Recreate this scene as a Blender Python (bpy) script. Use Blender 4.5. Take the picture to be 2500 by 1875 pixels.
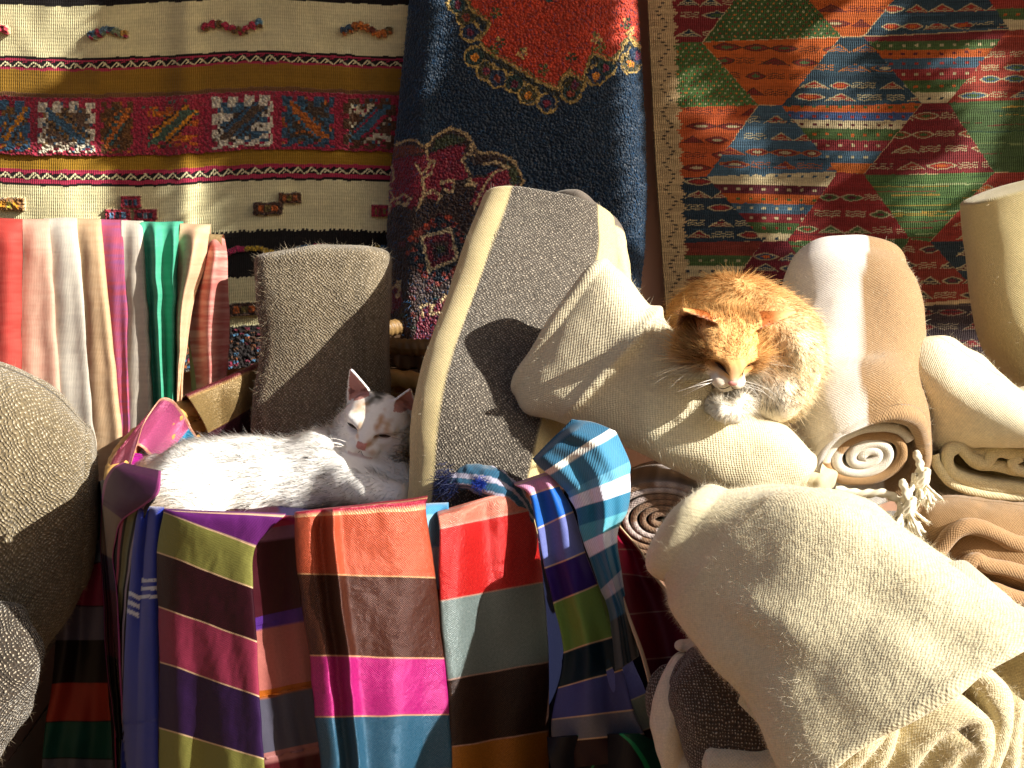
import bpy, math, random
import numpy as np
from mathutils import Vector, Matrix
random.seed(7); RNG = np.random.default_rng(7)
for o in list(bpy.data.objects): bpy.data.objects.remove(o)
SC = bpy.context.scene; COL = SC.collection
# ---------------------------------------------------------------- camera
CAMZ, PITCH, FPX = 1.35, math.radians(15), 3018.0
cd = bpy.data.cameras.new("camera"); cam = bpy.data.objects.new("camera", cd); COL.objects.link(cam)
cam.location = (0, 0, CAMZ); cam.rotation_euler = (math.radians(90) - PITCH, 0, 0)
cd.sensor_width = 36; cd.lens = 36 * FPX / 2500.0; cd.clip_end = 200; cd.clip_start = 0.02
SC.camera = cam
# ---------------------------------------------------------------- light
SUN = np.array((0.77, -0.36, 0.52)); SUN /= np.linalg.norm(SUN)
w = bpy.data.worlds.new("World"); SC.world = w; w.use_nodes = True
bg = w.node_tree.nodes["Background"]; sky = w.node_tree.nodes.new("ShaderNodeTexSky")
sky.sky_type = 'NISHITA'; sky.sun_disc = False
sky.sun_elevation = math.asin(SUN[2]); sky.sun_rotation = math.atan2(SUN[0], SUN[1])
sky.air_density = 1.0; sky.dust_density = 3.5; sky.ozone_density = 0.3
w.node_tree.links.new(sky.outputs[0], bg.inputs[0]); bg.inputs[1].default_value = 0.068
sl = bpy.data.lights.new("sun", 'SUN'); sl.energy = 5.0; sl.angle = math.radians(0.5); sl.color = (1.0, 0.97, 0.91)
so = bpy.data.objects.new("sun", sl); COL.objects.link(so)
so.rotation_euler = Vector(SUN).to_track_quat('Z', 'Y').to_euler(); so.location = (3, -1, 4)
SC.view_settings.view_transform = 'Standard'; SC.view_settings.look = 'None'
SC.view_settings.exposure = 0.98; SC.view_settings.gamma = 1.0
SC.render.engine = 'CYCLES'
SC.cycles.max_bounces = 6; SC.cycles.diffuse_bounces = 4; SC.cycles.transparent_max_bounces = 6

# ---------------------------------------------------------------- maths
def P(px, py, Y):
    """photo pixel (2500 wide) + world distance Y -> world point(s)"""
    px, py, Y = np.broadcast_arrays(np.asarray(px, float), np.asarray(py, float), np.asarray(Y, float))
    a = (px - 1250) / FPX; b = (937.5 - py) / FPX
    dy = math.cos(PITCH) + b * math.sin(PITCH); dz = -math.sin(PITCH) + b * math.cos(PITCH)
    t = Y / dy
    return np.stack([a * t, Y, CAMZ + dz * t], -1)
def mpx(Y): return Y * 1.045 / FPX           # metres per photo pixel near that distance
def norm(v, ax=-1):
    v = np.asarray(v, float); return v / np.maximum(np.linalg.norm(v, axis=ax, keepdims=True), 1e-9)
def _h(ix, iy, iz, s):
    n = (ix * 374761393 + iy * 668265263 + iz * 2147483647 + s * 1274126177) & 0xffffffff
    n = ((n ^ (n >> 13)) * 1274126177) & 0xffffffff
    return ((n ^ (n >> 16)) & 0xffff) / 65535.0
def noise3(p, s=0):
    p = np.asarray(p, float); i = np.floor(p).astype(np.int64); f = p - i; f = f * f * (3 - 2 * f)
    x, y, z = i[..., 0], i[..., 1], i[..., 2]; fx, fy, fz = f[..., 0], f[..., 1], f[..., 2]
    r = 0
    for a in (0, 1):
        for b in (0, 1):
            for c in (0, 1):
                r = r + _h(x + a, y + b, z + c, s) * (fx if a else 1 - fx) * (fy if b else 1 - fy) * (fz if c else 1 - fz)
    return r * 2 - 1
def noise2(x, y, s=0):
    x, y = np.broadcast_arrays(np.asarray(x, float), np.asarray(y, float))
    return noise3(np.stack([x, y, np.zeros_like(x) + .5], -1), s)
def fbm3(p, s=0, o=3):
    r = 0; a = 1.0; p = np.asarray(p, float)
    for k in range(o): r = r + a * noise3(p * 2 ** k + 7.3 * k, s + k); a *= .5
    return r / 1.75
def sm(x, a, b):
    t = np.clip((x - a) / (b - a), 0, 1); return t * t * (3 - 2 * t)
def lin(c):
    if isinstance(c, str):
        c = c.lstrip('#'); c = [int(c[i:i + 2], 16) / 255 for i in (0, 2, 4)]
    c = np.asarray(c, float)
    return np.where(c <= .04045, c / 12.92, ((c + .055) / 1.055) ** 2.4)
def crom(pts, t):
    """Catmull-Rom through rows of pts at fractional indices t"""
    pts = np.asarray(pts, float); n = len(pts)
    t = np.clip(t, 0, n - 1 - 1e-9); i = np.floor(t).astype(int); f = (t - i)
    f = f.reshape(f.shape + (1,) * (pts.ndim - 1))
    g = lambda k: pts[np.clip(k, 0, n - 1)]
    p0, p1, p2, p3 = g(i - 1), g(i), g(i + 1), g(i + 2)
    p0 = np.where((i == 0).reshape(f.shape), 2 * p1 - p2, p0); p3 = np.where((i + 2 > n - 1).reshape(f.shape), 2 * p2 - p1, p3)
    return .5 * ((2 * p1) + (p2 - p0) * f + (2 * p0 - 5 * p1 + 4 * p2 - p3) * f ** 2 + (3 * p1 - p0 - 3 * p2 + p3) * f ** 3)
def grid_normals(G, closed=False):
    if closed: du = np.roll(G, -1, 1) - np.roll(G, 1, 1)
    else: du = np.gradient(G, axis=1)
    dv = np.gradient(G, axis=0)
    return norm(np.cross(du, dv))

# ---------------------------------------------------------------- mesh building
class MB:
    def __init__(s): s.V = []; s.F = []; s.C = []; s.U = []; s.M = []; s.n = 0; s.N = []
    def raw(s, V, F, C, U=None, m=0, N=None):
        V = np.asarray(V, float).reshape(-1, 3); k = len(V)
        C = np.broadcast_to(np.asarray(C, float), (k, 3))
        U = np.zeros((k, 2)) if U is None else np.asarray(U, float).reshape(-1, 2)
        s.V.append(V); s.C.append(C); s.U.append(U)
        s.N.append(np.zeros((k, 3)) if N is None else N)
        F = np.asarray(F, int) + s.n
        s.F.append(F); s.M.append(np.full(len(F), m)); s.n += k
    def grid(s, G, C, U=None, m=0, closed=False, flip=False):
        nv, nu = G.shape[:2]
        I = np.arange(nv * nu).reshape(nv, nu)
        if closed: J = np.roll(I, -1, 1); a, b, c, d = I[:-1], J[:-1], J[1:], I[1:]
        else: a, b, c, d = I[:-1, :-1], I[:-1, 1:], I[1:, 1:], I[1:, :-1]
        F = np.stack([a, b, c, d], -1).reshape(-1, 4)
        if flip: F = F[:, ::-1]
        C = np.broadcast_to(np.asarray(C, float), G.shape)
        s.raw(G.reshape(-1, 3), F, C.reshape(-1, 3), None if U is None else U.reshape(-1, 2), m)
        return I
    def sheet(s, G, C, U, th, m=0, flip=False):
        """grid with thickness th on the far side, closed edges"""
        Nn = grid_normals(G); 
        if flip: Nn = -Nn
        nv, nu = G.shape[:2]; B = G - Nn * th
        base = s.n
        s.grid(G, C, U, m, flip=flip); s.grid(B, C, U, m, flip=not flip)
        I = np.arange(nv * nu).reshape(nv, nu) + base; off = nv * nu
        ring = np.concatenate([I[0, :], I[1:, -1], I[-1, -2::-1], I[-2:0:-1, 0]])
        nx = np.roll(ring, -1); F = np.stack([ring, ring + off, nx + off, nx], -1)
        if flip: F = F[:, ::-1]
        s.F.append(F); s.M.append(np.full(len(F), m))
    def build(s, name, mats, parent=None, smooth=True, custom_normals=False):
        V = np.concatenate(s.V); C = np.concatenate(s.C); U = np.concatenate(s.U)
        me = bpy.data.meshes.new(name)
        me.vertices.add(len(V)); me.vertices.foreach_set("co", V.ravel())
        tot = [np.full(len(f), f.shape[1]) for f in s.F]; cnt = np.concatenate(tot)
        loops = np.concatenate([f.ravel() for f in s.F]); start = np.concatenate([[0], np.cumsum(cnt)[:-1]])
        me.loops.add(len(loops)); me.loops.foreach_set("vertex_index", loops)
        me.polygons.add(len(cnt)); me.polygons.foreach_set("loop_start", start)
        me.polygons.foreach_set("loop_total", cnt)
        me.polygons.foreach_set("material_index", np.concatenate(s.M))
        me.polygons.foreach_set("use_smooth", np.full(len(cnt), smooth))
        me.update(calc_edges=True)
        ca = me.color_attributes.new("Col", 'FLOAT_COLOR', 'POINT')
        ca.data.foreach_set("color", np.concatenate([np.clip(C, 0, 1), np.ones((len(C), 1))], 1).ravel())
        uv = me.uv_layers.new(name="UVMap"); uv.data.foreach_set("uv", U[loops].ravel())
        for m in (mats if isinstance(mats, (list, tuple)) else [mats]): me.materials.append(m)
        if custom_normals:
            me.normals_split_custom_set_from_vertices([tuple(x) for x in np.concatenate(s.N)])
        o = bpy.data.objects.new(name, me); COL.objects.link(o)
        if parent: o.parent = parent
        return o
def tag(o, label=None, cat=None, group=None, kind=None):
    if label: o["label"] = label
    if cat: o["category"] = cat
    if group: o["group"] = group
    if kind: o["kind"] = kind
    return o
def empty(name, loc, label, cat, group=None):
    o = bpy.data.objects.new(name, None); COL.objects.link(o); o.location = tuple(loc)
    o.empty_display_size = .05
    return tag(o, label, cat, group)
def put(o, parent):
    o.parent = parent; o.matrix_parent_inverse = Matrix.Translation(parent.location).inverted(); return o
def blades(mb, R, D, L, W, C, seed=1, curl=.35, seg=3, m=0, N=None, tipfade=1.0, grav=0.0):
    """hairs: root R, direction D, length L, width W, colour C"""
    r = np.random.default_rng(seed); n = len(R)
    L = np.broadcast_to(L, (n,))[:, None]; W = np.broadcast_to(W, (n,))[:, None]
    D = norm(D); S = norm(np.cross(D, norm(r.normal(size=(n, 3))))); K = norm(r.normal(size=(n, 3))) * curl
    pts = []; nr = []
    for k in range(seg + 1):
        t = k / seg
        c = R + L * (D * t + K * t * t * .5) + np.array([0, 0, -grav]) * L * t * t
        w = W * (1 - t) ** .7 * .5
        if k < seg: pts += [c - S * w, c + S * w]
        else: pts += [c]
    V = np.stack(pts, 1); q = 2 * seg + 1; base = np.arange(n)[:, None] * q
    F4 = np.concatenate([np.stack([base[:, 0] + 2 * k, base[:, 0] + 2 * k + 1, base[:, 0] + 2 * k + 3, base[:, 0] + 2 * k + 2], -1) for k in range(seg - 1)])
    F3 = np.stack([base[:, 0] + 2 * seg - 2, base[:, 0] + 2 * seg - 1, base[:, 0] + 2 * seg], -1)
    C = np.broadcast_to(C, (n, 3))
    tt = np.array([min(1, (k // 2) / seg) for k in range(q)])[None, :, None]
    CC = C[:, None, :] * (1 + (tipfade - 1) * tt)
    NN = np.repeat((N if N is not None else D)[:, None, :], q, 1).reshape(-1, 3)
    mb.raw(V.reshape(-1, 3), F4, CC.reshape(-1, 3), None, m, NN)
    mb.F.append(F3 + mb.n - n * q); mb.M.append(np.full(n, m))
def fuzz_from_grid(mb, G, n, L, C, seed=3, m=1, W=.00035, lift=.6, closed=False):
    r = np.random.default_rng(seed); nv, nu = G.shape[:2]; Nn = grid_normals(G, closed)
    i = r.integers(0, nv - 1, n); j = r.integers(0, nu - 1, n); f = r.random((n, 1)); g = r.random((n, 1))
    R = G[i, j] * (1 - f) * (1 - g) + G[i + 1, j] * f * (1 - g) + G[i, j + 1] * (1 - f) * g + G[i + 1, j + 1] * f * g
    D = norm(Nn[i, j] * lift + r.normal(size=(n, 3)) * .6)
    blades(mb, R, D, L * (.4 + r.random(n) * 1.2), W, C, seed, curl=1.2, m=m, N=Nn[i, j])
# ---------------------------------------------------------------- materials
def nodes_mat(name):
    m = bpy.data.materials.new(name); m.use_nodes = True
    nt = m.node_tree; nt.nodes.clear()
    out = nt.nodes.new("ShaderNodeOutputMaterial"); b = nt.nodes.new("ShaderNodeBsdfPrincipled")
    nt.links.new(b.outputs[0], out.inputs[0]); return m, nt, b, out
def mth(nt, op, a, b=None, c=None):
    n = nt.nodes.new("ShaderNodeMath"); n.operation = op
    for k, v in enumerate((a, b, c)):
        if v is None: continue
        if isinstance(v, (int, float)): n.inputs[k].default_value = v
        else: nt.links.new(v, n.inputs[k])
    return n.outputs[0]
def mixc(nt, f, a, b, mode='MIX'):
    n = nt.nodes.new("ShaderNodeMix"); n.data_type = 'RGBA'; n.blend_type = mode
    for k, v in ((0, f), (6, a), (7, b)):
        if isinstance(v, (int, float)): n.inputs[k].default_value = v
        elif isinstance(v, (tuple, list, np.ndarray)): n.inputs[k].default_value = (*[float(x) for x in v[:3]], 1)
        else: nt.links.new(v, n.inputs[k])
    return n.outputs[2]
def cloth(name, su=.004, sv=.004, weave='plain', bump=.6, dist=.0015, rough=.85, spec=.2, sheen=.3, vary=.15,
          gap=.35, speck=None, speck_amt=.5, fuzzb=.5, warp=.25, aniso=0.0, metal=0.0, glint=None, slub=0.0, transl=0.0, big=.06, stint=(1, .95, .85, 1), lump=0.0):
    m, nt, b, out = nodes_mat(name); L = nt.links.new
    uv = nt.nodes.new("ShaderNodeUVMap"); uv.uv_map = "UVMap"
    nz = nt.nodes.new("ShaderNodeTexNoise"); nz.inputs['Scale'].default_value = .25 / su; nz.inputs['Detail'].default_value = 2
    L(uv.outputs[0], nz.inputs['Vector'])
    sub = nt.nodes.new("ShaderNodeVectorMath"); sub.operation = 'SUBTRACT'; L(nz.outputs['Color'], sub.inputs[0]); sub.inputs[1].default_value = (.5, .5, .5)
    scl = nt.nodes.new("ShaderNodeVectorMath"); scl.operation = 'SCALE'; L(sub.outputs[0], scl.inputs[0]); scl.inputs['Scale'].default_value = warp * su * 4
    add = nt.nodes.new("ShaderNodeVectorMath"); add.operation = 'ADD'; L(uv.outputs[0], add.inputs[0]); L(scl.outputs[0], add.inputs[1])
    sp = nt.nodes.new("ShaderNodeSeparateXYZ"); L(add.outputs[0], sp.inputs[0])
    u = mth(nt, 'MULTIPLY', sp.outputs[0], math.pi / su); v = mth(nt, 'MULTIPLY', sp.outputs[1], math.pi / sv)
    if weave == 'plain':
        h = mth(nt, 'MULTIPLY_ADD', mth(nt, 'MULTIPLY', mth(nt, 'SINE', u), mth(nt, 'SINE', v)), .5, .5)
    elif weave == 'rib':
        r1 = mth(nt, 'ABSOLUTE', mth(nt, 'SINE', u))
        r2 = mth(nt, 'MULTIPLY_ADD', mth(nt, 'SINE', v), .5, .5)
        h = mth(nt, 'MULTIPLY_ADD', r1, .75, mth(nt, 'MULTIPLY', r2, .25))
    elif weave == 'twill':
        h = mth(nt, 'MULTIPLY_ADD', mth(nt, 'SINE', mth(nt, 'ADD', u, v)), .5, .5)
    else:   # pile: tufts
        vo = nt.nodes.new("ShaderNodeTexVoronoi"); vo.inputs['Scale'].default_value = 1 / su; L(add.outputs[0], vo.inputs['Vector'])
        h = mth(nt, 'SUBTRACT', 1.0, mth(nt, 'MULTIPLY', vo.outputs['Distance'], 1.1))
    col = nt.nodes.new("ShaderNodeAttribute"); col.attribute_name = "Col"; c = col.outputs['Color']
    n2 = nt.nodes.new("ShaderNodeTexNoise"); n2.inputs['Scale'].default_value = .45 / su; n2.inputs['Detail'].default_value = 3
    L(uv.outputs[0], n2.inputs['Vector'])
    n3 = nt.nodes.new("ShaderNodeTexNoise"); n3.inputs['Scale'].default_value = 9; n3.inputs['Detail'].default_value = 3
    L(uv.outputs[0], n3.inputs['Vector'])
    var = mth(nt, 'ADD', mth(nt, 'MULTIPLY_ADD', n2.outputs['Fac'], 2 * vary * 1.6, 1 - vary * 1.6), mth(nt, 'MULTIPLY_ADD', n3.outputs['Fac'], 2 * big * 2, -2 * big))
    if slub:
        mp = nt.nodes.new("ShaderNodeMapping"); mp.inputs['Scale'].default_value = (1, .12, 1); L(uv.outputs[0], mp.inputs[0])
        n4 = nt.nodes.new("ShaderNodeTexNoise"); n4.inputs['Scale'].default_value = .8 / su; L(mp.outputs[0], n4.inputs['Vector'])
        var = mth(nt, 'ADD', var, mth(nt, 'MULTIPLY_ADD', n4.outputs['Fac'], 2 * slub * 1.6, -slub * 1.6))
    var = mth(nt, 'MULTIPLY', var, mth(nt, 'MULTIPLY_ADD', h, gap, 1 - gap * .6))  # also darkens the weave hollows in the colour, like shade between threads
    cv = nt.nodes.new("ShaderNodeCombineXYZ")
    for k in range(3): L(var, cv.inputs[k])
    c = mixc(nt, 1.0, c, cv.outputs[0], 'MULTIPLY')
    if speck is not None:
        f = mth(nt, 'GREATER_THAN', mth(nt, 'MULTIPLY', h, mth(nt, 'ADD', n2.outputs['Fac'], .45)), 1 - speck_amt * .45)
        c = mixc(nt, mth(nt, 'MULTIPLY', f, .85), c, lin(speck))
    if glint is not None:
        f = mth(nt, 'GREATER_THAN', mth(nt, 'MULTIPLY', h, mth(nt, 'ADD', n2.outputs['Fac'], .4)), .72)
        c = mixc(nt, mth(nt, 'MULTIPLY', f, .16), c, lin(glint))
    L(c, b.inputs['Base Color'])
    b.inputs['Roughness'].default_value = rough; b.inputs['Specular IOR Level'].default_value = spec
    b.inputs['Sheen Weight'].default_value = sheen; b.inputs['Sheen Roughness'].default_value = .5
    b.inputs['Metallic'].default_value = metal
    if sheen: b.inputs['Sheen Tint'].default_value = stint
    hb = mth(nt, 'ADD', h, mth(nt, 'MULTIPLY', n2.outputs['Fac'], fuzzb))
    if lump:
        n5 = nt.nodes.new("ShaderNodeTexNoise"); n5.inputs['Scale'].default_value = 75; n5.inputs['Detail'].default_value = 5; n5.inputs['Roughness'].default_value = .65
        L(uv.outputs[0], n5.inputs['Vector']); hb = mth(nt, 'ADD', hb, mth(nt, 'MULTIPLY', n5.outputs['Fac'], lump))
    bp = nt.nodes.new("ShaderNodeBump"); bp.inputs['Strength'].default_value = bump; bp.inputs['Distance'].default_value = dist
    L(hb, bp.inputs['Height']); L(bp.outputs[0], b.inputs['Normal'])
    if transl:
        tr = nt.nodes.new("ShaderNodeBsdfTranslucent"); L(c, tr.inputs[0]); mx = nt.nodes.new("ShaderNodeMixShader"); mx.inputs[0].default_value = transl
        L(b.outputs[0], mx.inputs[1]); L(tr.outputs[0], mx.inputs[2]); L(mx.outputs[0], out.inputs[0])
    return m
def fibre(name, transl=.3, rough=.6, spec=.25):
    m, nt, b, out = nodes_mat(name); L = nt.links.new
    col = nt.nodes.new("ShaderNodeAttribute"); col.attribute_name = "Col"
    L(col.outputs['Color'], b.inputs['Base Color']); b.inputs['Roughness'].default_value = rough; b.inputs['Specular IOR Level'].default_value = spec
    tr = nt.nodes.new("ShaderNodeBsdfTranslucent"); L(col.outputs['Color'], tr.inputs[0])
    mx = nt.nodes.new("ShaderNodeMixShader"); mx.inputs[0].default_value = transl
    L(b.outputs[0], mx.inputs[1]); L(tr.outputs[0], mx.inputs[2]); L(mx.outputs[0], out.inputs[0]); return m
def rough_mat(name, scale=30, bump=.4, vary=.25, rough=.9, dist=.01, spec=.2, stretch=(1, 1, 1)):
    m, nt, b, out = nodes_mat(name); L = nt.links.new
    col = nt.nodes.new("ShaderNodeAttribute"); col.attribute_name = "Col"
    tc = nt.nodes.new("ShaderNodeTexCoord"); mp = nt.nodes.new("ShaderNodeMapping"); mp.inputs['Scale'].default_value = stretch
    L(tc.outputs['Object'], mp.inputs[0])
    n = nt.nodes.new("ShaderNodeTexNoise"); n.inputs['Scale'].default_value = scale; n.inputs['Detail'].default_value = 6; L(mp.outputs[0], n.inputs['Vector'])
    f = mth(nt, 'MULTIPLY_ADD', n.outputs['Fac'], vary * 3, 1 - vary * 1.5)
    cv = nt.nodes.new("ShaderNodeCombineXYZ")
    for k in range(3): L(f, cv.inputs[k])
    L(mixc(nt, 1.0, col.outputs['Color'], cv.outputs[0], 'MULTIPLY'), b.inputs['Base Color'])
    b.inputs['Roughness'].default_value = rough; b.inputs['Specular IOR Level'].default_value = spec
    bp = nt.nodes.new("ShaderNodeBump"); bp.inputs['Strength'].default_value = bump; bp.inputs['Distance'].default_value = dist
    L(n.outputs['Fac'], bp.inputs['Height']); L(bp.outputs[0], b.inputs['Normal']); return m

M_kilim = cloth("kilim_weave", .0042, .0030, 'rib', bump=.7, dist=.0016, vary=.16, gap=.35, sheen=.25, rough=.8)
M_flat = cloth("flat_weave", .0040, .0036, 'rib', bump=.7, dist=.0018, vary=.10, gap=.25, sheen=.2, slub=.04)
M_pile = cloth("wool_pile", .0058, .0058, 'pile', bump=1.0, dist=.0045, vary=.28, gap=.55, sheen=.2, rough=.5, spec=.4, fuzzb=.9, stint=(.45, .7, 1, 1))
M_knots = cloth("knotted_tufts", .0062, .0062, 'pile', bump=1.0, dist=.005, vary=.18, gap=.5, sheen=.4)
M_tweed = cloth("grey_tweed", .0032, .0032, 'plain', bump=.9, dist=.002, vary=.32, gap=.4, speck='#b8ac98', speck_amt=.38, slub=.3, warp=.9)
M_coarse = cloth("coarse_tweed", .0052, .0040, 'plain', bump=1.0, dist=.003, vary=.32, gap=.4, speck='#c0b49c', speck_amt=.4, slub=.15, warp=.8)
M_stripe = cloth("striped_wool", .0021, .0022, 'plain', bump=.5, dist=.0012, lump=1.5, vary=.14, gap=.15, warp=.5, slub=.05)
M_dark = cloth("dark_speckled_wool", .0030, .0034, 'plain', bump=.9, dist=.002, vary=.4, gap=.45, speck='#bdb4a4', speck_amt=.38, warp=.7, lump=1.5)
M_cream = cloth("cream_rib_wool", .0026, .0024, 'plain', bump=.6, dist=.0014, vary=.12, gap=.2, slub=.08, warp=.3, lump=2.0)
M_fuzzy = cloth("brushed_cream_wool", .0026, .0020, 'plain', bump=.42, dist=.0014, vary=.14, gap=.18, fuzzb=1.0, warp=.4, lump=6.0)
M_rack = cloth("shawl_cotton", .0030, .0009, 'rib', bump=.25, dist=.0008, vary=.05, gap=.08, slub=.0, sheen=.0, rough=.8)
M_satin = cloth("satin_scarf", .0017, .0015, 'twill', bump=.35, dist=.0006, vary=.12, gap=.2, rough=.5, spec=.25, sheen=.0, warp=.25)
M_lurex = cloth("metallic_scarf", .0018, .0016, 'plain', bump=.8, dist=.0010, vary=.3, gap=.3, rough=.36, spec=.55, sheen=.0, glint='#d8a070', warp=.6, metal=.3)
M_cotton = cloth("striped_cotton", .0026, .0022, 'twill', bump=.5, dist=.0008, vary=.08, gap=.2, rough=.75)
M_fib = fibre("wool_fibre", .25)
M_fur = fibre("cat_fur", .5, .6, .15)
M_skin = rough_mat("cat_skin", 200, .2, .05, .7, .001)
M_wall = rough_mat("plaster", 6, .5, .12, .95, .01)
M_ground = rough_mat("packed_earth", 14, .5, .2, .95, .01)
M_wood = rough_mat("weathered_wood", 30, .6, .3, .8, .004, stretch=(4, 4, .5))
M_cane = rough_mat("cane", 60, .4, .25, .5, .002, .4)
def plain_mat(name, c, rough=.5, spec=.5):
    m, nt, b, out = nodes_mat(name); b.inputs['Base Color'].default_value = (*lin(c), 1); b.inputs['Roughness'].default_value = rough
    b.inputs['Specular IOR Level'].default_value = spec; return m
M_eye = plain_mat("eye_dark", '#2a1c10', .15, .8); M_nose = plain_mat("nose_pink", '#c98a80', .5, .3); M_lid = plain_mat("lid_line", '#2e190c', .6, .2)
M_whisk = plain_mat("whisker_white", '#efe8dc', .4, .5)

# ---------------------------------------------------------------- shape builders
def loft(name, st, colf, mat, ring=140, ln=160, cap0=('round', .05), cap1=('round', .05), e=1.0, amp=.003, freq=14, seed=1,
         fz=0, fzL=.008, fzC='#e8dcc0', bend=None, parent=None, stretch=1.0, amp2=0, swap=False, fzW=.00035):
    """swept body. st rows: (Lx,Ly,Rx,Ry,Y,half_thickness[,YR])"""
    A = []
    for s in st:
        YR = s[6] if len(s) > 6 else s[4]
        l = P(s[0], s[1], s[4]); r = P(s[2], s[3], YR); A.append(np.concatenate([(l + r) / 2, (r - l) / 2, [s[5]]]))
    A = crom(np.array(A), np.linspace(0, len(A) - 1, ln))
    c, h, t = A[:, :3], A[:, 3:6], A[:, 6]
    T = norm(np.gradient(c, axis=0)); N = norm(np.cross(T, h)); N = np.where((N[:, 1:2] > 0), -N, N)
    th = np.linspace(0, 2 * np.pi, ring, endpoint=False)
    def ringpts(c, h, N, t, s, off, T):
        ct, stn = np.cos(th), np.sin(th); f = lambda x: np.sign(x) * np.abs(x) ** e
        return (c + T * off) + s * (h * f(ct)[:, None] + N * (t * f(stn))[:, None])
    rows = []; sv = []
    def capseq(kind, d):
        if kind == 'round': k = np.linspace(0, 1, 16)[1:]; return [(math.sqrt(max(1 - x * x, 0)) * .999 + .001, d * x) for x in k]
        if kind == 'soft': k = np.linspace(0, 1, 14)[1:]; return [((1 - x ** 3.2) * .999 + .001, d * math.sin(x * math.pi / 2)) for x in k]
        return [(.998, .004), (.988, .009), (.965, .0125), (.935, .012), (.915, .006), (.90, -d * .5), (.88, -d), (.5, -d), (.01, -d)]
    for s, off in reversed(capseq(*cap0)): rows.append(ringpts(c[0], h[0], N[0], t[0], s, -off, T[0])); sv.append(0)
    for i in range(ln): rows.append(ringpts(c[i], h[i], N[i], t[i], 1, 0, T[i])); sv.append(i / (ln - 1))
    for s, off in capseq(*cap1): rows.append(ringpts(c[-1], h[-1], N[-1], t[-1], s, off, T[-1])); sv.append(1)
    G = np.array(rows); sv = np.array(sv)
    per = np.linalg.norm(np.diff(np.vstack([G[len(G) // 2], G[len(G) // 2][:1]]), axis=0), axis=1); pu = np.concatenate([[0], np.cumsum(per)])[:-1]
    lv = np.concatenate([[0], np.cumsum(np.linalg.norm(np.diff(G[:, ring // 4], axis=0), axis=1))])
    U = np.stack(np.broadcast_arrays(pu[None, :], lv[:, None]), -1)
    if swap: U = U[..., ::-1]
    Nn = grid_normals(G, True); cen = G.mean(1, keepdims=True)
    sg = np.sign(((G - cen) * Nn).sum(-1).mean()); Nn = Nn * sg
    d = amp * fbm3(G * freq, seed, 3) + amp2 * noise3(G * freq * 5, seed + 9)
    if bend is not None: d = d + bend(np.cos(th)[None, :], np.sin(th)[None, :], sv[:, None], G)
    G = G + Nn * d[..., None]
    Cc = colf(np.cos(th)[None, :] + 0 * sv[:, None], np.sin(th)[None, :] + 0 * sv[:, None], sv[:, None] + 0 * th[None, :], G)
    mb = MB(); mb.grid(G, Cc, U, closed=True, flip=(sg < 0))
    if fz:
        fuzz_from_grid(mb, G if sg > 0 else G[:, ::-1], fz, fzL, lin(fzC), seed, 1, W=fzW)
    return mb.build(name, [mat, M_fib], parent), G
def fill(c, shape): return np.broadcast_to(lin(c), shape + (3,)).copy()
def solid(c, v=.05):
    def f(ct, s, sv, G):
        C = fill(c, ct.shape); return C * (1 + v * fbm3(G * 25, 5)[..., None])
    return f
def strip(mb, path, axis, th, depth, C, m=0, n=240, inward=None, vary=0):
    """a thick cloth edge: centreline path (k,3) extruded backwards along -axis"""
    path = np.asarray(path, float); c = crom(path, np.linspace(0, len(path) - 1, n)); axis = norm(axis)
    T = norm(np.gradient(c, axis=0)); S = norm(np.cross(T, axis[None, :]))
    h = th / 2
    seq = [(1, -depth), (1, -depth * .5), (1, -.9 * h), (.9, -.45 * h), (.55, -.12 * h), (0, 0), (-.55, -.12 * h), (-.9, -.45 * h), (-1, -.9 * h), (-1, -depth * .5), (-1, -depth)]
    G = np.stack([c + S * (a * h) + axis * b for a, b in seq], 0)
    G = G + (noise3(G * 60, 4) * .12 * h)[..., None] * S[None]
    lv = np.concatenate([[0], np.cumsum(np.linalg.norm(np.diff(c, axis=0), axis=1))])
    U = np.stack(np.broadcast_arrays(lv[None, :], np.cumsum([0] + [.004] * 10)[:, None]), -1)
    # true distances across
    dv = np.concatenate([[0], np.cumsum(np.linalg.norm(np.diff(G[:, n // 2], axis=0), axis=1))]); U = np.stack(np.broadcast_arrays(lv[None, :], dv[:, None]), -1)
    if callable(C): C = C(np.linspace(0, 1, n)[None, :] + 0 * dv[:, None], dv[:, None] + 0 * lv[None, :])
    mb.grid(G, C, U, m); return G
def spiral_path(c, e1, e2, turns, r0, r1=1.0, ph=0, wob=.05, seed=0, n=120):
    f = np.linspace(0, 1, n); a = ph + f * turns * 2 * np.pi
    rho = (r0 + (r1 - r0) * f) * (1 + wob * noise2(a * .9, 0 * a, seed))
    return c + (rho * np.cos(a))[:, None] * e1 + (rho * np.sin(a))[:, None] * e2
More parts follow.
